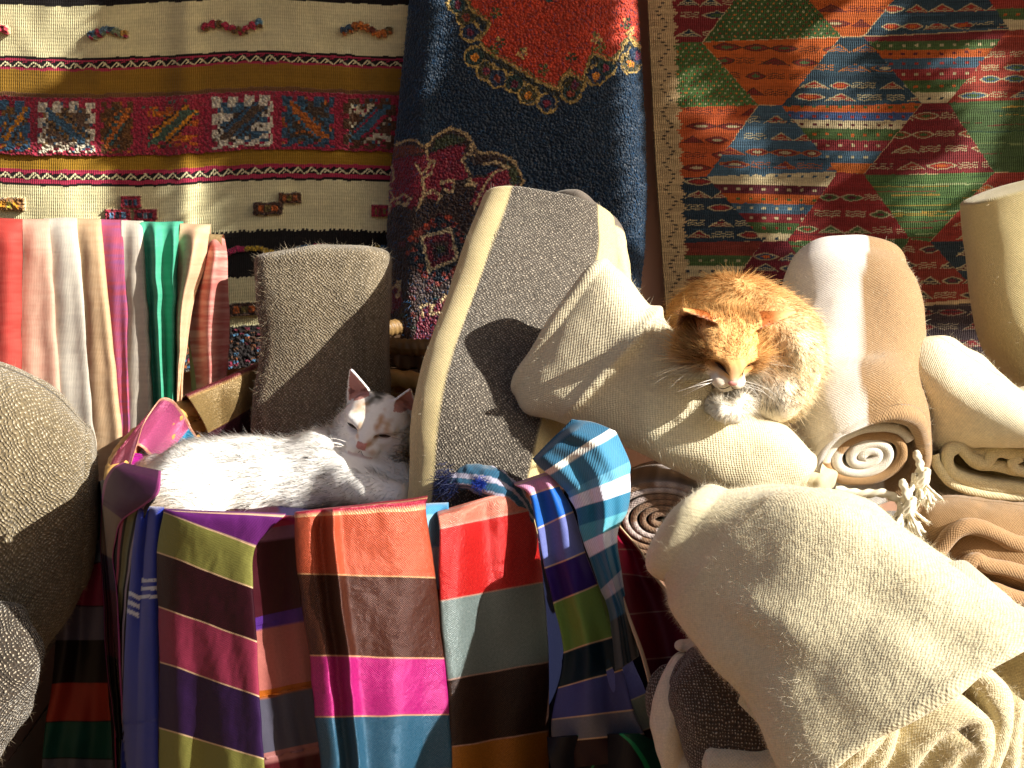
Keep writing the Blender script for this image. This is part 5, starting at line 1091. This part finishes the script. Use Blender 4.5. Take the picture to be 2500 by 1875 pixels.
class Head:
    def __init__(s, c, f, roll, sc, ears):
        s.c = np.asarray(c, float); f = norm(np.array(f, float)); hx = norm(np.cross((0, 0, 1), f)); hu = np.cross(f, hx); a = math.radians(roll)
        s.x = hx * math.cos(a) + hu * math.sin(a); s.u = np.cross(f, s.x); s.f = f; s.s = sc; s.ears = ears
        s.R = np.stack([s.x, s.f, s.u])
    def loc(s, p): return ((p - s.c) @ s.R.T) / s.s
    def wld(s, q): return s.c + (np.asarray(q, float) * s.s) @ s.R
    def sdf(s, p):
        q = s.loc(p); a = np.concatenate([np.abs(q[..., :1]), q[..., 1:]], -1)
        d = ell_d(q, (0, 0, 0), (.043, .044, .038))
        d = smin(d, ell_d(a, (.027, .012, -.013), (.024, .024, .020)), .014)
        d = smin(d, ell_d(q, (0, .028, .004), (.026, .026, .020)), .012)
        d = smin(d, cap_d(q, (0, .034, .008), (0, .054, -.006), .0120, .0080), .010)
        d = smin(d, ell_d(a, (.0088, .048, -.0145), (.0125, .0125, .0095)), .005)
        d = smin(d, ell_d(q, (0, .044, -.0245), (.0115, .012, .0085)), .006)
        d = smin(d, ell_d(a, (.020, .031, .0135), (.012, .010, .006)), .008)      # brow
        d = smax(d, -ell_d(a, (.0205, .0455, .0035), (.0115, .008, .0042)), .006)   # eye socket
        d = smax(d, -cap_d(q, (0, .0640, -.0165), (0, .060, -.026), .0015, .0012), .003)   # lip cleft
        for (b, t, wd, rot) in s.ears:
            b, t = np.array(b, float), np.array(t, float); ax = norm(t - b); L = np.linalg.norm(t - b)
            fw = np.array(rot, float); fw = norm(fw - (fw @ ax) * ax); sd = np.cross(ax, fw); r = q - b; z = r @ ax; w = r @ sd; y = r @ fw; tt = np.clip(z / L, -.3, 1)
            half = wd * (1 - np.clip(tt, 0, 1) ** 1.25) + .0008; cup = .42 * (np.sqrt(np.maximum(half ** 2 - np.minimum(np.abs(w), half) ** 2, 0)))   # bowl
            e = np.maximum(np.abs(w) - half, 0); yy = y + cup - .15 * half
            dd = np.sqrt(e * e + yy * yy + np.maximum(z - L, 0) ** 2 + np.maximum(-z - .008, 0) ** 2) * .85 - .0019
            d = smin(d, dd, .006)
        return d * s.s
def make_cat(name, label, H, prims, colfn, lenfn, flow, pad, h, nfur, seed, furw=.0007, dens=None):
    P_ = np.array([q for pr in prims for q in pr[3]]); lo, hi = P_.min(0) - pad, P_.max(0) + pad; hc = H.c; lo = np.minimum(lo, hc - .095 * H.s); hi = np.maximum(hi, hc + .095 * H.s)
    n = np.ceil((hi - lo) / h).astype(int); ax = [lo[i] + np.arange(n[i]) * h for i in range(3)]
    pts = np.stack(np.meshgrid(*ax, indexing='ij'), -1); F = None
    for kind, a, k, _ in prims:
        d = ell_d(pts, *a) if kind == 'e' else cap_d(pts, *a); F = d if F is None else smin(F, d, k)
    F = F + .004 * noise3(pts * 26, seed)
    near = np.linalg.norm(pts - H.c, axis=-1) < .1 * H.s; hd = np.full(F.shape, 1.0); hd[near] = H.sdf(pts[near])
    F = smin(F, hd, .012)
    V, Q = surface_nets(F, lo, h); print(name, len(V), n)
    g = [np.gradient(F, h, axis=i) for i in range(3)]; ii = np.clip(np.round((V - lo) / h).astype(int), 0, np.array(F.shape) - 1)
    N = norm(np.stack([gg[ii[:, 0], ii[:, 1], ii[:, 2]] for gg in g], -1))
    q = H.loc(V); hm = np.linalg.norm(q, axis=1) < .075
    root = empty(name, V.mean(0) * [1, 1, 0] + [0, 0, V[:, 2].min()], label, "cat")
    mb = MB(); mb.raw(V, Q, colfn(V, N, H.loc(V))); body = mb.build("body", [M_skin]); put(body, root)
    # fur
    r = np.random.default_rng(seed); A = V[Q]; area = np.linalg.norm(np.cross(A[:, 2] - A[:, 0], A[:, 3] - A[:, 1]), axis=1); cN = N[Q].mean(1); cP = A.mean(1)
    wgt = area * (.25 + .75 * sm(cN @ np.array([0, -.9, .45]), -.45, .2)); ql = H.loc(cP); wgt *= np.where(np.linalg.norm(ql, axis=1) < .065, 4.0, 1)
    if dens is not None: wgt *= dens(cP, cN, ql)
    k = r.choice(len(Q), nfur, p=wgt / wgt.sum()); f, g2 = r.random((nfur, 1)), r.random((nfur, 1)); B = A[k]
    Rt = B[:, 0] * (1 - f) * (1 - g2) + B[:, 1] * f * (1 - g2) + B[:, 2] * f * g2 + B[:, 3] * (1 - f) * g2; Nn = norm(N[Q[k]].mean(1)); Q_ = H.loc(Rt)
    fl = flow(Rt, Nn, Q_); fl = fl - (fl * Nn).sum(1, keepdims=True) * Nn; fl = norm(fl); L = lenfn(Rt, Nn, Q_) * r.uniform(.65, 1.2, nfur)
    cl = np.stack([noise3(Rt * 45, seed + k_) for k_ in (1, 2, 3)], -1) * .8 + np.stack([noise3(Rt * 140, seed + k_) for k_ in (4, 5, 6)], -1) * .25
    stray = (r.random(nfur) < .06) & (L > .009); L = np.where(stray, L * 1.7, L)
    short = sm(L, .004, .016)[:, None]; D = norm(Nn * (.20 + .14 * short) + fl * .95 + cl * (.22 + .30 * short) + r.normal(size=(nfur, 3)) * .10)
    D = norm(D + Nn * (stray * .55)[:, None])
    C = colfn(Rt, Nn, Q_) * r.uniform(.88, 1.10, (nfur, 1)); mb = MB()
    blades(mb, Rt - Nn * .0006, D, L, furw, C, seed, curl=.30, seg=3, N=norm(Nn + D * .12), grav=.12, tipfade=1.05)
    put(mb.build("fur", [M_fur], custom_normals=True), root); return root
def blob(name, H, c, r, mat, parent, rot=0, n=20):
    u = np.linspace(0, np.pi, n)[:, None]; v = np.linspace(0, 2 * np.pi, n * 2, endpoint=False)[None, :]; G = np.stack([r[0] * np.sin(u) * np.cos(v), r[1] * np.sin(u) * np.sin(v), r[2] * np.cos(u) + 0 * v], -1)
    a = math.radians(rot); x = G[..., 0] * math.cos(a) - G[..., 2] * math.sin(a); z = G[..., 0] * math.sin(a) + G[..., 2] * math.cos(a); G = np.stack([x, G[..., 1], z], -1)
    mb = MB(); mb.grid(H.wld(G + np.array(c)), (.2, .2, .2), None, closed=True); return put(mb.build(name, [mat]), parent)
def whiskers(H, root, seed, side_len=(.055, .055), droop=-.1, n=7):
    r = np.random.default_rng(seed); mb = MB()
    for s_ in (-1, 1):
        for k in range(n):
            b = np.array([s_ * (.014 + .006 * r.random()), .054 - .006 * r.random(), -.012 - .008 * r.random()]); d = norm(np.array([s_ * 1.0, .25 + .2 * r.random(), droop + .35 * r.normal() * .6])); L = side_len[0 if s_ < 0 else 1] * r.uniform(.6, 1.1)
            pts = [H.wld(b), H.wld(b + d * L * .5 + (0, 0, .003)), H.wld(b + d * L + (0, -.006, -.006))]
            mb = MB(); cord(mb, pts, np.linspace(.00042, .00012, 24), 24, rings=5, c='#f4efe6'); put(mb.build("whisker", [M_whisk]), root)
def linebit(name, H, pts, w, mat, root):
    mb = MB(); cord(mb, [H.wld(p) for p in pts], np.concatenate([np.linspace(.0003, w, 12), np.linspace(w, .0003, 12)]), 24, rings=8, c='#3a2418'); put(mb.build(name, [mat]), root)
def onsurf(H, x, u, lift=0.0):
    """point on the face at head coordinates (x,u)"""
    f = np.linspace(.075, .0, 300); q = np.stack([np.full(300, x), f, np.full(300, u)], -1); d = H.sdf(H.wld(q)); k = np.argmax(d < 0); return (x, f[k] + lift, u)

# ---------------------------------------------------------------- white cat
def white_cat():
    pp = lambda x, y, Y: P(x, y, Y)
    H = Head(pp(920, 1032, 1.925), (-.20, -1, -.10), -15, 1.27, [((-.026, -.006, .022), (-.049, -.010, .055), .020, (-.35, 1, 0)), ((.025, -.008, .022), (.030, -.012, .052), .021, (.6, .8, .1))])
    E = lambda x, y, Y, r, k=.03, R=None: ('e', (pp(x, y, Y), r, R), k, [pp(x, y, Y) + np.array(r), pp(x, y, Y) - np.array(r)])
    def C(x0, y0, Y0, r0, x1, y1, Y1, r1, k=.025): a, b = pp(x0, y0, Y0), pp(x1, y1, Y1); return ('c', (a, b, r0, r1), k, [a + r0, a - r0, b + r1, b - r1])
    prims = [E(600, 1170, 1.915, (.135, .085, .068)), E(470, 1182, 1.905, (.085, .085, .062)), E(790, 1150, 1.915, (.075, .072, .068)), C(840, 1140, 1.925, .058, 915, 1078, 1.935, .040),
             E(880, 1150, 1.895, (.050, .045, .045)), C(850, 1175, 1.855, .036, 960, 1215, 1.815, .026), C(940, 1140, 1.895, .034, 985, 1205, 1.855, .026), E(440, 1215, 1.835, (.070, .045, .048)), C(400, 1235, 1.835, .03, 520, 1262, 1.785, .022),
             C(385, 1160, 1.935, .035, 350, 1200, 1.875, .02, .02), C(350, 1200, 1.875, .02, 470, 1262, 1.775, .016, .012)]
    W = lin('#f8f4ec')
    def col(p, n, q):
        C = np.broadcast_to(W, p.shape).copy() * (1 + .05 * noise3(p * 30, 3))[..., None]
        C = C * (1 - .04 * sm(noise3(p * (12, 12, 20), 8), .15, .6)[..., None] * (1, 1.05, 1.25) * (q[..., 1:2] < 0.2))
        x, f, u = q[..., 0], q[..., 1], q[..., 2]; hd = (np.linalg.norm(q, axis=-1) < .085)
        def patch(cx, cu, rx, ru, c, a=1.0, rot=0, fmin=-.02):
            nonlocal C; s, c_ = math.sin(rot), math.cos(rot); dx, du = (x - cx) * c_ + (u - cu) * s, -(x - cx) * s + (u - cu) * c_
            m = np.clip(1.25 - np.sqrt((dx / rx) ** 2 + (du / ru) ** 2) + .35 * noise3(q * 190, 4), 0, 1) * hd * (f > fmin) * a; C = C * (1 - m[..., None]) + lin(c) * m[..., None]
        patch(-.003, .040, .014, .0055, '#3a3a34', .95, .5, -.04); patch(-.011, .034, .008, .004, '#4a463c', .8, .5, -.04)
        patch(-.020, .026, .012, .006, '#d8a468', .65, .2); patch(.012, .021, .005, .009, '#b87c34', .85, .2); patch(.022, .019, .005, .008, '#c89a5c', .7, .3); patch(-.010, .012, .003, .010, '#d8aa70', .7, -.3)
        patch(.009, -.002, .004, .009, '#b07c3c', .8, -.5, .03); patch(.013, -.012, .007, .004, '#c0945c', .6, 0, .03); patch(-.009, .002, .003, .004, '#c89058', .6, 0, .03)
        # inner ears
        for s_, (b, t, wd, rot) in zip((-1, 1), H.ears):
            b, t = np.array(b), np.array(t); axv = norm(t - b); L = np.linalg.norm(t - b); fw = np.array(rot, float); fw = norm(fw - (fw @ axv) * axv); rr = q - b; z = rr @ axv; w = rr @ np.cross(axv, fw)
            ln = norm(n @ H.R.T); m = (z > .004) & (z < L + .003) & (np.abs(w) < wd * (1 - np.clip(z / L, 0, 1) ** 1.2) * .95 + .001) & ((ln @ fw) > .05)
            C = np.where(m[..., None], lin('#c99488'), C)
        m = hd & (f > .056) & (u > -.012) & (u < -.002) & (np.abs(x) < .006); C = np.where(m[..., None], lin('#c98a80'), C)
        m = sm(np.abs(u + .0215), .003, .0005) * (f > .04) * (np.abs(x) < .016) * .45 * hd; C = C * (1 - m[..., None]) + lin('#a86a60') * m[..., None]
        return C
    def ln(p, n, q):
        r = np.linalg.norm(q, axis=-1); hd = sm(r, .085, .055); base = .0145 + .005 * noise3(p * 14, 9); face = .0035 + .006 * sm(np.abs(q[:, 0]), .024, .04) * (q[:, 2] < .012) + .005 * sm(q[:, 1], .02, -.03) + .010 * sm(q[:, 2], -.01, -.045) * (q[:, 1] < .045)
        ear = (q[:, 2] > .03) & (r > .045); L = base * (1 - hd) + face * hd; L = np.where(ear, .003, L); rump = sm(p[:, 0], -.47, -.56); leg = sm(p[:, 0], -.27, -.20) * (1 - hd)
        muz = (q[:, 1] > .044) & (np.abs(q[:, 0]) < .02) & (q[:, 2] > -.030); L = np.where(muz, .0022, L); return L * (1 + .35 * rump) * (1 - .45 * leg)
    def flow(p, n, q):
        hd = (sm(np.linalg.norm(q, axis=-1), .085, .055))[:, None]; b = np.array([-1.0, .0, -.18]) + 0 * p; b[:, 2] -= .5 * sm(p[:, 0], -.35, -.2); b += .6 * np.stack([noise3(p * 9, 11), noise3(p * 9, 12), noise3(p * 9, 13)], -1)
        fl = (q * (1, .1, 1) + np.array([0, -.075, .0])) @ H.R; return b * (1 - hd) + norm(fl) * hd
    root = make_cat("white_cat", "white cat with ginger and black patches on its head, lying in the basket", H, prims, col, ln, flow, .03, .0021, 50000, 5, furw=.0005)
    for s_ in (-1, 1):
        c = onsurf(H, s_ * .0205, .0045, -.0008); blob("eye", H, c, (.0082, .0035, .0024), M_eye, root, 12 * s_)
        x0 = onsurf(H, s_ * .0115, .0018, .0008); x1 = onsurf(H, s_ * .0205, .0076, .0010); x2 = onsurf(H, s_ * .029, .0062, .0008); linebit("eyelid", H, [x0, x1, x2], .0007, M_lid, root)
    blob("nose", H, onsurf(H, 0, -.0065, -.0012), (.0062, .0028, .0042), M_nose, root)
    linebit("mouth", H, [onsurf(H, 0, -.014, .0002), onsurf(H, .005, -.0205, .0004), onsurf(H, .014, -.0195, .0004)], .0006, M_lid, root); linebit("mouth", H, [onsurf(H, 0, -.014, .0002), onsurf(H, -.005, -.0205, .0004), onsurf(H, -.013, -.0195, .0004)], .0006, M_lid, root)
    whiskers(H, root, 3)
white_cat()
# ---------------------------------------------------------------- ginger cat
def ginger_cat():
    pp = lambda x, y, Y: P(x, y, Y)
    H = Head(pp(1763, 834, 1.70), (.13, -.85, -.52), -9, 1.20, [((-.031, -.010, .025), (-.066, .002, .045), .022, (-.1, .8, -.9)), ((.031, -.012, .026), (.076, -.008, .048), .023, (.2, .5, -.9))])
    E = lambda x, y, Y, r, k=.03, R=None: ('e', (pp(x, y, Y), r, R), k, [pp(x, y, Y) + np.array(r), pp(x, y, Y) - np.array(r)])
    def C(x0, y0, Y0, r0, x1, y1, Y1, r1, k=.025): a, b = pp(x0, y0, Y0), pp(x1, y1, Y1); return ('c', (a, b, r0, r1), k, [a + r0, a - r0, b + r1, b - r1])
    prims = [E(1790, 810, 1.880, (.105, .12, .088)), E(1850, 870, 1.860, (.095, .11, .088)), E(1920, 860, 1.820, (.050, .085, .075)), E(1760, 920, 1.800, (.085, .07, .075)), C(1750, 900, 1.800, .06, 1760, 850, 1.750, .05),
             E(1895, 960, 1.770, (.045, .055, .042)), C(1740, 985, 1.720, .018, 1762, 1008, 1.680, .013, .012), C(1806, 985, 1.720, .018, 1792, 1012, 1.685, .013, .012), E(1650, 900, 1.810, (.035, .06, .055))]
    O, D_, CR, WH = lin('#ebb976'), lin('#d09a5c'), lin('#f8e6c0'), lin('#ece2cf')
    def col(p, n, q):
        x, f, u = q[..., 0], q[..., 1], q[..., 2]; r = np.linalg.norm(q, axis=-1); hd = sm(r, .085, .06)
        st = sm(np.sin(p[..., 0] * 150 + 40 * p[..., 2] + 3 * noise3(p * 22, 5)), .2, .9) * .35; B = O * (1 - st[..., None]) + D_ * st[..., None]
        B = B * (1 + .15 * noise3(p * (40, 40, 40), 7))[..., None]
        side = sm(p[..., 0], .34, .43) * sm(p[..., 2], 1.03, .92) * .95 + .8 * sm(p[..., 0], .30, .24) * sm(p[..., 2], .96, .90); B = B * (1 - side[..., None]) + CR * side[..., None]
        ch = sm(p[..., 2], .915, .88) * sm(p[..., 0], .43, .38) * sm(p[..., 1], 1.85, 1.78); B = B * (1 - ch[..., None]) + WH * ch[..., None]
        hc = O * 1.08; s1 = sm(np.sin(x * 480 + 3.2 * noise3(q * 45, 2)) + .6 * noise3(q * 120, 6), .0, .9) * sm(u + f * .4, .012, .03) * .75 * sm(np.abs(x), .03, .018)
        s2 = sm(np.sin((u * .8 + np.abs(x) * .55) * 420 + noise3(q * 70, 3)), .25, .8) * sm(np.abs(x), .018, .03) * .5
        m = np.clip(s1 + s2, 0, 1); Hc = hc * (1 - m[..., None]) + D_ * m[..., None]
        eye = np.exp(-(((np.abs(x) - .022) / .010) ** 2 + ((u - .002) / .006) ** 2)) * (f > .02) * .85; Hc = Hc * (1 - eye[..., None]) + lin('#7c4620') * eye[..., None]
        nb = sm(np.abs(x) + .003 * noise3(q * 200, 3), .010, .003) * sm(f, .030, .044) * sm(u, .018, .004) * .8; Hc = Hc * (1 - nb[..., None]) + lin('#d0a078') * nb[..., None]
        wm = np.clip(sm(u + .10 * np.abs(x) + .006 * noise3(q * 160, 12), .001, -.012) * sm(f, .015, .03) + sm(u, -.018, -.028), 0, 1); Hc = Hc * (1 - wm[..., None]) + WH * wm[..., None]
        for (b, t, wd, rot) in H.ears:
            b, t = np.array(b), np.array(t); axv = norm(t - b); L = np.linalg.norm(t - b); fw = np.array(rot, float); fw = norm(fw - (fw @ axv) * axv); rr = q - b; z = rr @ axv; lnn = norm(n @ H.R.T)
            w = rr @ np.cross(axv, fw); inn = (z > .004) & (z < L + .004) & (np.abs(w) < wd + .003) & (np.abs(rr @ fw) < .016); m1 = inn & ((lnn @ fw) > .1); m2 = inn & ~m1 & (z > .01); Hc = np.where(m1[..., None], lin('#b88468'), Hc); Hc = np.where(m2[..., None], lin('#b0622c'), Hc)
        return B * (1 - hd[..., None]) + Hc * hd[..., None]
    def ln(p, n, q):
        r = np.linalg.norm(q, axis=-1); hd = sm(r, .09, .06); base = .017 + .004 * noise3(p * 14, 9); face = .0030 + .0035 * sm(q[:, 2], .006, .03) + .013 * sm(np.abs(q[:, 0]), .020, .038) * (q[:, 2] < .018) + .008 * sm(q[:, 1], .02, -.03) + .014 * sm(q[:, 2], -.012, -.04) * (q[:, 1] < .05) + .010 * sm(np.abs(q[:, 0]), .03, .045) * (q[:, 2] < .01)
        ear = (q[:, 2] > .024) & (np.abs(q[:, 0]) > .03); L = base * (1 - hd) + face * hd; L = np.where(ear, .004, L); muz = (q[:, 1] > .050) & (np.abs(q[:, 0]) < .008) & (q[:, 2] > -.010); L = np.where(muz, .0022, L)
        paw = (p[:, 1] < 1.73) & (p[:, 2] < .856) & (r > .07); return np.where(paw, .005, L)
    def flow(p, n, q):
        hd = (sm(np.linalg.norm(q, axis=-1), .085, .055))[:, None]; b = np.array([.35, .25, -.75]) + 0 * p; b[:, 0] += 1.2 * (p[:, 0] - .36) / .12; b[:, 2] -= .4; b += .5 * np.stack([noise3(p * 9, 11), noise3(p * 9, 12), noise3(p * 9, 13)], -1)
        fl = (q * (1, .1, 1) + np.array([0, -.07, .0])) @ H.R; return b * (1 - hd) + norm(fl) * hd
    root = make_cat("ginger_cat", "fluffy ginger cat with a white chest, dozing with closed eyes on the slanted cream roll", H, prims, col, ln, flow, .03, .0022, 78000, 8, furw=.0006)
    for s_ in (-1, 1):
        x0 = onsurf(H, s_ * .0080, .0030, .0040); x1 = onsurf(H, s_ * .0150, .0022, .0046); x2 = onsurf(H, s_ * .0230, .0062, .0040); linebit("eye", H, [x0, x1, x2], 0.0022, M_lid, root)
    blob("nose", H, onsurf(H, 0, -.0075, -.001), (.0058, .0028, .0038), M_nose, root)
    linebit("mouth", H, [onsurf(H, 0, -.0135, .0004), onsurf(H, .006, -.0185, .0006), onsurf(H, .013, -.0185, .0006)], .0005, M_lid, root); linebit("mouth", H, [onsurf(H, 0, -.0135, .0004), onsurf(H, -.006, -.0185, .0006), onsurf(H, -.013, -.0185, .0006)], .0005, M_lid, root)
    whiskers(H, root, 6, (.042, .042), -.25, 5)
ginger_cat()
